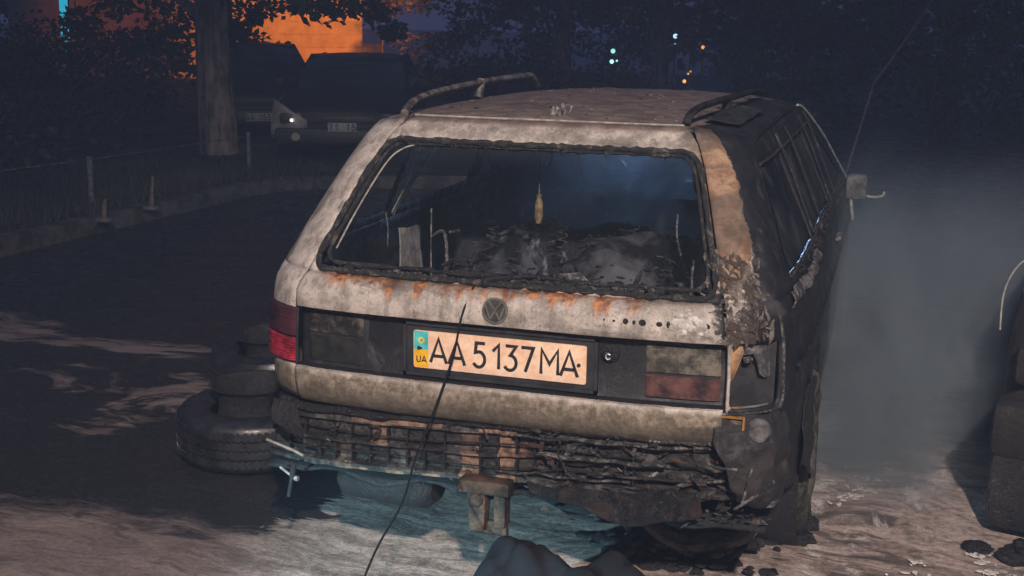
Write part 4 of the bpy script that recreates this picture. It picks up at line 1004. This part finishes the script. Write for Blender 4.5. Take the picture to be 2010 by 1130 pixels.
# trees of the verge and beyond
tree((-6.52, 9.40, .12), 7.5, .20, 'thick pale-barked tree trunk on the verge left of the parked cars', 2.6, LM[0], 1, 34, 120, .16, 2.7, boughs=((.2, -.3, 2.15, .5), (1.0, .6, 1.9, .55), (-1.2, .5, 2.0, .6)))
tree((-10.1, 15.5, .1), 8, .18, 'tree whose leaves hang in front of the orange-lit wall', 3.4, LM[1], 2, 46, 240, .12, 2.6, boughs=[(1.36, -1.7, 1.41, 0.22), (1.56, -1.6, 1.14, 0.32), (1.9, -1.41, 1.10, 0.22), (1.97, -1.38, 0.95, 0.25), (1.17, -1.81, 1.71, 0.4), (1.71, -1.51, 1.82, 0.3), (2.15, -1.27, 1.85, 0.22), (2.54, -1.08, 1.83, 0.22), (2.89, -0.91, 1.81, 0.2), (1.57, -1.58, 1.64, 0.12), (3.22, -0.76, 1.75, 0.3), (3.5, -0.71, 1.44, 0.2), (0.78, -2.05, 1.63, 0.5), (0.47, -2.25, 1.78, 0.5), (0.45, -2.26, 1.32, 0.35), (-0.56, -2.97, 1.53, 0.3), (-0.2, -2.7, 1.8, 0.3), (-0.17, -2.68, 1.16, 0.4), (0.14, -2.47, 1.24, 0.3), (0.51, -2.23, 1.02, 0.3)])
tree((-13.5, 13.0, .1), 8, .20, 'leafy tree at the far left before the cyan light tube', 3.2, LM[0], 3, 46, 110, .20, 2.6, boughs=((-1.2, 0, 1.5, .6),))
tree((-3.2, 19.5, 0), 8, .16, 'slim tree behind the roof of the burnt car with orange lights at its trunk', 3.0, LM[2], 4, 46, 110, .20, 1.5)
tree((1.8, 17.5, 0), 8, .2, 'dark tree right of the orange lights', 3.4, LM[0], 5, 56, 120, .20, 1.2)
tree((6.2, 15.0, 0), 8, .2, 'dark tree at the far right behind the smoke', 3.4, LM[0], 6, 56, 120, .20, 1.2)
tree((-6.3, 24.0, 0), 8, .18, 'olive tree with the pale green lamp before it', 3.2, LM[1], 7, 50, 110, .22, 1.4)
# hedges and bushes that fill the darkness
bush((-9.6, 9.0, .12), 1.6, .8, 1.5, 'dark bush on the verge left of the pale trunk', LM[0], 11, 34, 130, .11, 'bushes on the verge')
bush((-12.6, 9.2, .12), 1.8, .8, 1.6, 'dark bush at the far left edge of the verge', LM[0], 12, 34, 130, .11, 'bushes on the verge')
bush((-10.2, 12.6, .12), 1.8, .8, 1.6, 'broad bush below the orange window light, beyond the verge', LM[2], 13, 36, 130, .12, 'bushes on the verge')
bush((-8.1, 6.9, .12), .9, .6, .9, 'low bush nearest the kerb behind the low fence', LM[0], 14, 26, 110, .09, 'bushes on the verge')
def hedge(x0, x1, y, h, lab, seed, lm):
    rr = random.Random(seed); t = thing('hedge', lab, 'hedge', ((x0+x1)/2, y, 0)); L = (x1-x0)/2
    cl = [(rr.uniform(-L, L), rr.uniform(-.45, .45), h*rr.uniform(.1, .88), .42) for _ in range(int(L*8*max(h, 1.4)))]
    V, F = leaves(rr, cl, 90, .15); pymesh('foliage', V, F, lm, t)
    for k in range(int(L*2)): bm = BM(); x = rr.uniform(-L, L); tube(bm, [(x, 0, -.05), (x+.1, 0, h*.7)], [.02, .01], 5); obj('stem', bm, BARK, t)
hedge(-1.2, 4.5, 16.0, 2.6, 'dark hedge right behind the burnt car, across the end of the road', 31, LM[0])
hedge(4.2, 11.5, 13.2, 2.6, 'dark hedge at the right edge behind the smoke', 32, LM[0])
hedge(-11.3, 6.5, 24.5, 5.5, 'tall dark hedge behind the small coloured lamps', 33, LM[2])
hedge(-9.0, -2.6, 20.5, .75, 'low dark hedge below the small coloured lamps', 34, LM[2])
hedge(-26, -15.5, 17.5, 2.4, 'dark hedge at the far left behind the cyan tube', 35, LM[0])
# far-off wood that closes the view
rr = random.Random(50); V = []; F = []
for k in range(420):
    a = -1.25+2.2*rr.random(); d = rr.uniform(36, 48); cx = 1+math.sin(a)*d; cy = -3+math.cos(a)*d
    if -26 < cx < -9.0 and cy < 42: continue
    v, f = leaves(rr, [(cx, cy, rr.uniform(.5, 13), 2.0)], 90, .75); n = len(V); V += v; F += [tuple(i+n for i in q) for q in f]
o = pymesh('distant_wood', V, F, LM[0]); tag(o, 'far-off dark wood closing the view behind the lamps', 'wood', kind='stuff')
# weeds along the kerb
rr = random.Random(9); V = []; F = []
for k in range(5200):
    p = kp[rr.randrange(14, 44)]; x = p.x-.2-abs(rr.gauss(0, 1.3)); y = p.y+rr.uniform(-.5, .5); h = rr.uniform(.04, .14); a = rr.uniform(0, 6.28); n = len(V)
    V += [(x-.008*math.cos(a), y-.008*math.sin(a), .10), (x+.008*math.cos(a), y+.008*math.sin(a), .10), (x+rr.uniform(-.05, .05), y+rr.uniform(-.05, .05), .12+h)]; F.append((n, n+1, n+2))
o = pymesh('verge_grass', V, F, LM[2]); tag(o, 'sparse dry grass on the dark verge', 'grass', kind='stuff')

# ---- low fence: posts with a sagging wire
fn_ = thing('low_fence', 'low wire fence with thin pale posts behind the kerb on the left', 'fence', (-5.55, 5.6, .12))
pm = mottled('fence_post_paint', (.09, .085, .08), (.22, .21, .20), .7, 30)
FP = [(-5.95, 3.0), (-5.78, 4.65), (-5.62, 5.75), (-5.45, 8.2)]
for i, (x, y) in enumerate(FP):
    bm = BM(); box(bm, (x+5.55-.017, y-5.6-.017, -.05), (x+5.55+.017, y-5.6+.017, .42+.03*math.sin(i*3)), .002, .003); obj('post', bm, pm, fn_)
bm = BM(); tube(bm, spline([(x+5.55, y-5.6, .385) for x, y in FP], 6), .006, 5); obj('rail_wire', bm, M['rail'], fn_)
for i, (x, y) in enumerate(((-4.93, 5.62), (-4.92, 4.95))):
    bm = BM(); tube(bm, [(0, 0, 0), (.01, .0, .14), (.02, .01, .28-.1*i)], [.022, .018, .012], 7)
    box(bm, (-.05, -.05, 0), (.05, .05, .03), .004, .008)
    o = obj('kerb_marker', bm, mottled('marker_paint%d' % i, (.10, .08, .075), (.22, .17, .15), .7, 30), None, loc=(x, y, .125)); tag(o, ('short leaning marker post on the kerb, the farther one', 'stub of a marker post on the kerb, the nearer one')[i], 'marker post', 'marker posts on the kerb')

# ---- other cars (front towards -y in their own frame)
def simple_car(name, label, bodym, plate=True, group=None, fender=None, texture=None, L=4.2, Wd=.84, H=1.36, rail=False):
    t = thing(name, label, 'car', (0, 0, 0), 0, group)
    st = [(0.0, .58, .62, .30), (.04, .70, .70, .24), (.18, .80, .78, .22), (.6, Wd, .86, .22), (1.1, Wd, .93, .22), (2.0, Wd+.01, .96, .22), (3.2, Wd+.01, .98, .22), (3.9, Wd-.04, .96, .24), (L-.06, .74, .90, .28), (L, .66, .80, .32)]
    bm = BM(); rows = []
    S_ = spline([(a, b, c) for a, b, c, d in st], 5); S2 = spline([(a, d, 0) for a, b, c, d in st], 5)
    for p, q in zip(S_, S2):
        w, zt, zl = p.y, p.z, q.y; ay = min(abs(p.x-.82), abs(p.x-(L-.85))); zz = zl if ay > .37 else max(zl, .29+math.sqrt(.37**2-ay*ay))
        pr = [(-w*.93, zl+.0), (-w, zz+.02), (-w*1.0, (max(zz, .45)+zt)/2), (-w*.985, zt-.10), (-w*.95, zt-.03), (-w*.86, zt+.005), (-w*.4, zt+.03), (0, zt+.035)]
        pr[0] = (-w*.96, zz)
        rows.append([(a, p.x, b) for a, b in pr]+[(-a, p.x, b) for a, b in pr[-2::-1]])
    V = loft(bm, rows); bm.faces.new(V[0]); bm.faces.new(V[-1][::-1]); fixn(bm); obj('body', bm, bodym, t)
    # greenhouse: roof and pillars, glass set inside
    gs = [(1.05, .72, .95), (1.35, .69, 1.12), (1.75, .62, H-.08), (2.1, .59, H-.005), (2.9, .59, H), (3.5, .60, H-.05), (3.85, .65, H-.25), (4.05, .70, .97)]
    bm = BM(); rows = []
    for y, w, z in gs: rows.append([(-w*(1+.0*u), y, z) if False else (w*u, y, z-.03*abs(u)**4) for u in (-1, -.9, -.5, 0, .5, .9, 1)])
    loft(bm, rows[3:6])
    for sd in (-1, 1):
        tube(bm, [(sd*.74, 1.0, .94), (sd*.60, 2.05, H-.02)], .03, 6); tube(bm, [(sd*.60, 2.0, H-.025), (sd*.60, 3.5, H-.06)], .03, 6)
        tube(bm, [(sd*.60, 3.5, H-.06), (sd*.72, 4.05, .95)], .05, 6); tube(bm, [(sd*.605, 2.65, H-.03), (sd*.77, 2.6, .95)], .03, 6)
    obj('roof', bm, bodym, t)
    bm = BM(); loft(bm, rows[:4]); loft(bm, rows[5:])
    for sd in (-1, 1): loft(bm, [[(sd*.77, 1.1, .95), (sd*.79, 2.5, .97), (sd*.75, 4.0, .96)], [(sd*.59, 2.05, H-.04), (sd*.585, 2.8, H-.03), (sd*.60, 3.5, H-.07)]])
    fixn(bm); obj('window_glass', bm, M['carglass'], t)
    for x in (-Wd+.07, Wd-.07):
        for y in (.82, L-.85):
            bm = BM(); lathe(bm, [(.0, -.085), (.29, -.09), (.315, -.06), (.32, 0), (.315, .06), (.29, .09), (.0, .085)], 28, Matrix.Translation((x, y, .32)) @ Matrix.Rotation(math.pi/2, 4, 'Y')); wh = obj('wheel', bm, M['rubber'] if texture is None else M['char'], t)
            bm = BM(); sg = 1 if x > 0 else -1; lathe(bm, [(.20, .088), (.18, .075), (.05, .07), (0, .08)], 16, Matrix.Translation((x, y, .32)) @ Matrix.Rotation(sg*math.pi/2, 4, 'Y')); obj('hub_cap', bm, M['rim'] if texture is None else M['soot'], wh)
    for sd in (-1, 1):
        bm = BM(); box(bm, (sd*.60-.15, -.005, .55), (sd*.60+.13, .10, .69), 0, .03); obj('headlight', bm, M['lampglass'] if texture is None else M['char'], t)
        bm = BM(); box(bm, (sd*.94-.08, 1.2, .93), (sd*.94+.08, 1.3, 1.06), 0, .03); obj('door_mirror', bm, bodym, t)
    bm = BM(); box(bm, (-.80, -.06, .30), (.80, .12, .50), 0, .04); obj('front_bumper', bm, M['blackplastic'] if texture is None else texture, t)
    bm = BM(); box(bm, (-.38, -.02, .56), (.38, .03, .66), 0, .01); obj('grille', bm, M['blackplastic'], t)
    return t
M['carglass'] = mottled('dark_car_glass', (.01, .011, .013), (.016, .017, .02), .12, 3, .5, .02)
M['lampglass'] = mottled('headlamp_glass', (.02, .022, .024), (.04, .042, .044), .3, 8, .8, .1)
darkp = mottled('dark_car_paint', (.008, .009, .012), (.013, .014, .018), .5, 3, .25, .02)
pale_plate = mottled('pale_plate', (.20, .23, .22), (.32, .36, .34), .5, 30)
def side_plate(car_, chars, z=.40, w=.52):
    bm = BM(); box(bm, (-w/2, -.075, z-.056), (w/2, -.065, z+.056), 0, .003); p = obj('number_plate', bm, pale_plate, car_)
    bm = BM(); k = len(chars)
    for i, c in enumerate(chars): 
        if c != ' ': ch(bm, c, -w/2+w*(i+.5)/k, w/k*.62, z-.038, .076, .012, -.0755)
    obj('plate_characters', bm, M['blackink'], p, smooth=False)
c1 = simple_car('parked_car', 'dark parked car with a pale plate, left of the one with a wing painted as lit', darkp, group='parked cars in the dark beyond the verge')
side_plate(c1, 'AA 1537 A'); c1.location = (-6.75, 10.9, .10); c1.rotation_euler = (0, 0, R(32)); c1.scale = (.92, 1, .92)
c2 = simple_car('parked_car', 'dark parked car with one front wing painted as lit, just left of the burnt car', darkp, group='parked cars in the dark beyond the verge', H=1.36)
side_plate(c2, '71 15', .52, .34); c2.location = (-4.74, 9.0, .12); c2.rotation_euler = (0, 0, R(20)); c2.scale = (.92, 1, .86)
lit_tone = mottled('lit_wing_tone', (.16, .145, .14), (.26, .24, .23), .35, 8, .5, .1)
bm = BM()   # front wing with wheel-arch edge, facing left; lit look put into the paint colour
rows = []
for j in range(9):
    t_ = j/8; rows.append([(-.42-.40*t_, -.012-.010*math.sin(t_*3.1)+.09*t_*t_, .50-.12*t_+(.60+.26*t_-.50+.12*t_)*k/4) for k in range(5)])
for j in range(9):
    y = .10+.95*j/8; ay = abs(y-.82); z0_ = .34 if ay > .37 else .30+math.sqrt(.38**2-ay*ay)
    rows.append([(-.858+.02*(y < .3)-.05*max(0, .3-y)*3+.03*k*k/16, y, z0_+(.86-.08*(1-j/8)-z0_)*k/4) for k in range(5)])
loft(bm, rows); solid(obj('front_wing', bm, lit_tone, c2, label='front wing in a painted lit tone'), .006)
bm = BM(); bmesh.ops.create_uvsphere(bm, u_segments=12, v_segments=8, radius=.020, matrix=Matrix.Translation((-.60, -.03, .60)))
T = Tree('parking_light'); obj('parking_light', bm, T.bsdf((.9, .85, .8), .4, emit=(1, .88, .78, 1), es=2.5), c2)
bm = BM(); lathe(bm, [(0, .0), (.05, .0), (.055, .02)], 16, Matrix.Translation((-.55, -.066, .40)) @ Matrix.Rotation(math.pi/2, 4, 'X')); obj('fog_lamp', bm, M['pale'], c2)
burntbody = soot_mat('second_burnt_car_skin', (.013, .012, .014), (.035, .030, .030), (.05, .032, .026), .4, scale=5, lo=.48, hi=.72)
c3 = simple_car('burnt_car', 'second blackened car, only its front corner showing at the right edge', burntbody, texture=burntbody)
c3.location = (2.22, .95, 0); c3.rotation_euler = (0, 0, R(-14))
for o_ in [q for q in c3.children if q.name.startswith('door_mirror')]: bpy.data.objects.remove(o_)
bm = BM(); box(bm, (-.79, -.045, .03), (.79, .16, .34), .006, .05); obj('valance', bm, M['char'], c3)
bm = BM(); tube(bm, spline([(-.845, .25, .68), (-.86, .35, .80), (-.84, .48, .88), (-.78, .6, .93)], 6), .0035, 6); obj('arch_trim', bm, M['pale'], c3)
# ---- tyres beside the burnt car
M['tyre_wet'] = mottled('wet_tyre', (.010, .011, .013), (.026, .027, .031), .26, 18, .7, .35, .004, r2=.5)
def lying_tyre(loc, tilt, label, Ro=.31, w=.20):
    t = thing('old_tyre', label, 'tyre', loc, 0, 'old tyres beside the burnt car')
    bm = BM(); m = Matrix.Rotation(tilt[0], 4, 'X') @ Matrix.Rotation(tilt[1], 4, 'Y') @ Matrix.Translation((0, 0, w/2))
    n = 72; prof = tyre_prof(Ro, .175, w); cols = []
    lathe(bm, prof, n, m)
    for k in range(n):   # tread blocks
        for z_ in (-.055, -.018, .018, .055):
            a = 2*math.pi*(k+(.5 if z_ in (-.018, .055) else 0))/n; mm = m @ Matrix.Rotation(a, 4, 'Z') @ Matrix.Translation((Ro+.0005, 0, z_)) @ Matrix.Rotation(.5 if z_ < 0 else -.5, 4, 'X')
            box(bm, (-.006, -.0122, -.016), (.0012, .0122, .016), 0, 0, mm)
    obj('tyre', bm, M['tyre_wet'], t)
    bm = BM(); lathe(bm, [(.175, .02), (.165, .02), (.15, .05), (.14, .09), (.15, .16), (.165, .185), (.178, .185)], 40, m); obj('rim', bm, M['soot'], t)
    return t, m
t1, m1 = lying_tyre((-1.36, 1.0, .012), (.0, .0), 'treaded old tyre lying flat on the ground left of the burnt bumper')
bm = BM(); lathe(bm, [(.300, .0), (.306, .006), (.300, .014), (.290, .006)], 60, m1); obj('pale_bead', bm, M['pale'], t1)
t2, m2 = lying_tyre((-1.60, 1.66, .01), (.05, -.03), 'smooth dark old tyre lying behind the treaded one, half hidden by the burnt car', .31, .26)

# ---- black cable from the tailgate to the foreground
cb = BM(); P = spline([CP(-.082, 1.012, .01), CP(-.098, .925, .022), (-.112, -.045, .82), (-.14, -.06, .72), (-.163, -.09, .635), (-.178, -.18, .536), (-.176, -.28, .445), (-.184, -.42, .383), (-.181, -.52, .337), (-.17, -.70, .24), (-.15, -1.0, .10), (-.16, -1.3, .014), (-.3, -1.9, .010), (-.7, -2.5, .010)], 10)
tube(cb, P, .0032, 7)
o = obj('black_cable', cb, M['cable']); tag(o, 'thin black cable hanging from the tailgate across the number plate to the ground', 'cable')
# ---- dark crumpled cloth in the foreground
T = Tree('dark_cloth'); n = T.noise(240, 3, .6); n2 = T.noise(6, 5)
clm = T.bsdf(T.mix(T.ramp01(n2, .3, .7), (.006, .006, .008), (.017, .016, .020)), .9, 0, .15, n*.4+n2, .4, .006)
bm = BM(); rows = []
cx, cy = 0.10, -.40
for j in range(61):
    row = []
    for i in range(111):
        x = -.36+1.25*i/110; y = -.42+.84*j/60
        def hump(hx, hy, sx, sy, h, p=2): return h*math.exp(-(abs((x-hx)/sx)**p+abs((y-hy)/sy)**p))
        z = hump(-.005, .03, .165, .18, .365, 2.5)+hump(.255, .0, .13, .17, .350, 2.2)+hump(.47, -.02, .15, .17, .27)+hump(.70, -.05, .14, .16, .22)
        z += .020*math.sin(x*30+y*24+4*math.sin(y*9+x*5))*(1 if x > .12 else .6)+.030*abs(MN.noise(Vector((x*5+y*3, y*5, 3))))-.035*(1-abs(MN.noise(Vector((x*6-y*3, y*5, 7)))))**6*min(1, z*8)-.012*abs(MN.noise(Vector((x*13, y*9, 7))))*min(1, z*8)+.012*MN.noise(Vector((x*9, y*9, 0)))*min(1, z*10)
        row.append((x, y, max(z, 0)-.012))
    rows.append(row)
loft(bm, rows)
o = solid(obj('crumpled_cloth', bm, clm, None, loc=(0.13, -.27, .0)), .004); tag(o, 'dark grey crumpled cloth heaped on the foamy ground in front of the burnt car', 'cloth')
# ---- charred lumps on the ground
def lump(loc, sx, sy, sz, seed, lab, grp='charred lumps right of the burnt wheel'):
    bm = BM(); bmesh.ops.create_icosphere(bm, subdivisions=4, radius=1)
    for v in bm.verts:
        k = 1+.35*MN.noise(v.co*1.6+Vector((seed, 0, 0)))+.22*MN.noise(v.co*4+Vector((seed, 3, 0))); v.co = Vector((v.co.x*sx*k, v.co.y*sy*k, max(v.co.z*k, -.6)*sz+sz*.6))
    o = obj('charred_lump', bm, M['char'], None, loc=loc); tag(o, lab, 'debris', grp)
lump((.86, .97, 0), .032, .03, .03, 1, 'small round charred lump, highest of those right of the burnt wheel')
lump((.83, .84, 0), .055, .04, .026, 2, 'charred lump nearest the camera right of the burnt wheel')
lump((.72, .80, 0), .06, .03, .014, 3, 'flat charred scrap left of the round lumps')
lump((1.50, .62, 0), .05, .04, .018, 4, 'charred scrap in the foam at the lower right corner')
lump((1.60, .92, 0), .10, .06, .05, 5, 'black heap at the foot of the second burnt car')
lump((1.42, .98, 0), .05, .04, .018, 6, 'small black scrap left of the heap by the second car')
bm = BM(); rr = random.Random(14)
for k in range(300):
    x = rr.gauss(.46, .13); y = rr.uniform(.46, .95); r_ = rr.uniform(.010, .036); z = rr.uniform(0, .15)*max(0, 1-abs(x-.48)/.3)
    bmesh.ops.create_icosphere(bm, subdivisions=2, radius=1, matrix=Matrix.Translation((x, y, z)) @ Matrix.Rotation(rr.uniform(0, 3), 4, 'Z') @ Matrix.Diagonal((r_*1.4, r_, r_*.6, 1)))
for v in bm.verts: v.co += .014*Vector((MN.noise(v.co*25), MN.noise(v.co*25+Vector((3, 0, 0))), MN.noise(v.co*25+Vector((0, 5, 0)))))
o = obj('debris_heap', bm, M['char']); tag(o, 'heap of burnt black debris under the right side of the bumper', 'debris', kind='stuff')
# foam blobs
rr = random.Random(15); bm = BM()
for k in range(46):
    if k < 34: x = rr.gauss(1.42, .14); y = rr.gauss(.55, .20)
    else: x = rr.gauss(.95, .07); y = rr.gauss(1.45, .14)
    for q in range(rr.randrange(3, 12)):
        r_ = rr.uniform(.002, .008); px_ = x+rr.gauss(0, .022); py_ = y+rr.gauss(0, .012)
        bmesh.ops.create_icosphere(bm, subdivisions=1, radius=1, matrix=Matrix.Translation((px_, py_, .006)) @ Matrix.Rotation(rr.uniform(0, 3), 4, 'Z') @ Matrix.Diagonal((r_*rr.uniform(1, 3), r_, r_*.5, 1)))
o = obj('foam', bm, mottled('foam_suds', (.5, .46, .44), (.8, .77, .75), .7, 30, bs=.5)); tag(o, 'scattered blobs of white foam on the wet ground', 'foam', kind='stuff')

# ---- orange-lit building far behind, with its lamp
fac = thing('building', 'building with an orange-lit boarded wall behind the trees', 'building', (-13.6, 25.2, 0), math.atan2(1.44, 2.8)*0+.47)
T = Tree('boarded_wall'); bd_ = T.math('PINGPONG', T.z, .16); n = T.noise(3, 6, .65)
wm = T.bsdf(T.mix(T.ramp01(n, .3, .7), (.34, .27, .20), (.52, .42, .32)), .8, 0, .2, T.ramp01(bd_, .0, .012), .6, .02)
bm = BM(); box(bm, (-7, 0, 0), (1.60, 5, 6.5)); obj('wall', bm, wm, fac, smooth=False)
bm = BM(); box(bm, (1.605, -.10, .86), (2.10, .5, 1.06)); obj('ledge', bm, wm, fac, smooth=False)
bm = BM(); box(bm, (-7.3, -.4, 6.5), (2.0, 5.4, 6.75)); obj('roof', bm, M['blackplastic'], fac, smooth=False)
for x in (-5.2, -2.2):
    bm = BM(); box(bm, (x-.6, -.03, 2.6), (x+.6, .05, 4.0)); w_ = obj('window', bm, M['carglass'], fac, smooth=False)
    bm = BM()
    for a, b in (((x-.66, -.05, 2.54), (x+.66, .06, 2.6)), ((x-.66, -.05, 4.0), (x+.66, .06, 4.06)), ((x-.66, -.05, 2.603), (x-.603, .06, 3.997)), ((x+.603, -.05, 2.603), (x+.66, .06, 3.997))): box(bm, a, b)
    obj('frame', bm, M['pale'], w_, smooth=False)
lamp('sodium_glow', 'SPOT', (-9.6, 20.6, 4.2), 3600, (1, .27, .03), (-12.6, 25.2, 1.9), .2, 66, .5)
lamp('sodium_glow_left', 'SPOT', (-14.8, 19.0, 4.0), 260, (1, .20, .05), (-17.2, 23.0, 1.7), .2, 50, .8)
def emis(name, c, s):
    T = Tree(name); return T.bsdf(c, .5, emit=(*c, 1), es=s)
# cyan light tube on a pole
t = thing('light_tube', 'upright cyan glowing tube at the top left', 'lamp', (-15.95, 19.06, 0))
bm = BM(); tube(bm, [(0, 0, 1.14), (0, 0, 3.6)], .085, 12); obj('glowing_tube', bm, emis('cyan_glow', (.03, .42, .62), 1.0), t)
bm = BM(); bmesh.ops.create_icosphere(bm, subdivisions=2, radius=.06, matrix=Matrix.Translation((.02, 0, .96))); obj('glowing_tip', bm, bpy.data.materials['cyan_glow'], t)
bm = BM(); tube(bm, [(0, .12, 0), (0, .12, 3.8)], .05, 8); obj('pole', bm, M['soot'], t)
# small lamps seen through the leaves
def small_lamp(x, y, z, r, col, s, lab, extra=()):
    t = thing('garden_lamp', lab, 'lamp', (x, y, 0), 0, 'small lamps behind the burnt car')
    bm = BM(); tube(bm, [(0, 0, 0), (0, 0, z-r)], [.03, .02], 8); obj('post', bm, M['soot'], t)
    bm = BM(); bmesh.ops.create_icosphere(bm, subdivisions=2, radius=r, matrix=Matrix.Translation((0, 0, z)))
    obj('glowing_globe', bm, emis('glow_%s' % lab[:6].replace(' ', '_'), col, s), t)
    for (dx, dz, rr_) in extra:
        bm = BM(); bmesh.ops.create_icosphere(bm, subdivisions=2, radius=rr_, matrix=Matrix.Translation((dx, 0, z+dz))); obj('glowing_globe', bm, emis('glow2_%s' % lab[:6].replace(' ', '_'), col, s*.6), t)
small_lamp(-4.78, 22.3, .90, .045, (.35, .85, .80), 2.2, 'pale green lamp just above the burnt roof', ((.02, .22, .05), (.11, .02, .025)))
small_lamp(-3.5, 22.6, 1.45, .05, (.35, .6, 1), 2.0, 'bluish lamp between the green and the orange ones', ((0.0, -.16, .022),))
small_lamp(-2.85, 22.2, 1.24, .036, (1, .28, .05), 1.8, 'orange lamp beside the slim trunk', ((.02, -.15, .022),))
small_lamp(-2.5, 18.0, .74, .032, (1, .42, .10), 1.5, 'lowest yellow-orange lamp touching the burnt roof line', ((.06, .13, .02), (.10, .17, .016)))
small_lamp(-1.69, 30.7, 2.12, .05, (.55, .85, .35), 1.2, 'yellow-green lamp high up at the top edge', ((.17, .0, .05), (-.22, .03, .03)))
lamp('orange_glow', 'POINT', (-3.0, 20.6, 1.5), 9, (1, .22, .04), None, .1)
# thin leaning bare pole
bm = BM(); tube(bm, [(.55, 8.8, 0), (.82, 8.8, 1.21), (1.18, 8.81, 1.80), (1.75, 8.82, 2.9)], [.014, .012, .010, .007], 6)
o = obj('leaning_stick', bm, mottled('pale_stick', (.10, .09, .085), (.20, .18, .17), .8, 20)); tag(o, 'thin bare stick leaning to the right in the dark at upper right', 'stick')

# ---- smoke drifting on the right, and in the cabin
def smoke(name, lo, hi, dens, label, fall):
    bm = BM(); c = [(a+b)/2 for a, b in zip(lo, hi)]
    box(bm, [a-b for a, b in zip(lo, c)], [a-b for a, b in zip(hi, c)])
    T = Tree(name+'_volume'); v = T.n.new('ShaderNodeVolumePrincipled'); T.t.links.new(v.outputs[0], T.out.inputs['Volume'])
    v.inputs['Color'].default_value = (.70, .86, 1, 1); v.inputs['Anisotropy'].default_value = .1
    hx, hy, hz = [(b-a)/2 for a, b in zip(lo, hi)]
    n = T.noise(1.5, 5, .58, T.scaled(1, 1, .8), dist=1.1)
    def edge(s, h, k): return 1-T.ramp01(s.abs(), h*(1-k), h)
    d = fall(T, hx, hy, hz, edge)*(T.ramp01(n, .44, .60)*1.7+.14)
    T.put(v.inputs['Density'], d*dens)
    o = obj(name, bm, T.m, None, smooth=False, loc=c); tag(o, label, 'smoke', kind='stuff'); return o
smoke('smoke', (.66, .85, .02), (4.8, 4.6, 1.35), 4.8, 'pale smoke drifting between the two burnt cars', lambda T, hx, hy, hz, e: e(T.x, hx, .14)*e(T.y, hy, .62)*T.math('POWER', 1-T.ramp01(T.z, -hz*.9, hz*.95, False), 2.6)*T.ramp01(T.z, -hz, -hz*.86))
smoke('cabin_smoke', (-.52, 1.0, .75), (.52, 2.7, 1.36), 3.2, 'thin bluish smoke inside the burnt cabin', lambda T, hx, hy, hz, e: e(T.x, hx, .3)*e(T.y, hy, .3)*e(T.z, hz, .4))
lamp('cabin_scatter', 'SPOT', (.10, 4.0, 1.24), 450, (.33, .57, 1), (.05, 1.6, 1.10), .08, 37, .9)  # added blue lamp, unseen above the bonnet, brightens the cabin smoke
# ---- night haze
bm = BM(); box(bm, (-60, -8, -1), (45, 60, 15)); T = Tree('haze_volume'); v = T.n.new('ShaderNodeVolumePrincipled'); T.t.links.new(v.outputs[0], T.out.inputs['Volume'])
v.inputs['Color'].default_value = (.45, .62, 1, 1); v.inputs['Density'].default_value = .009
o = obj('haze', bm, T.m, None, smooth=False); tag(o, 'thin bluish night haze over the whole street', 'haze', kind='stuff')
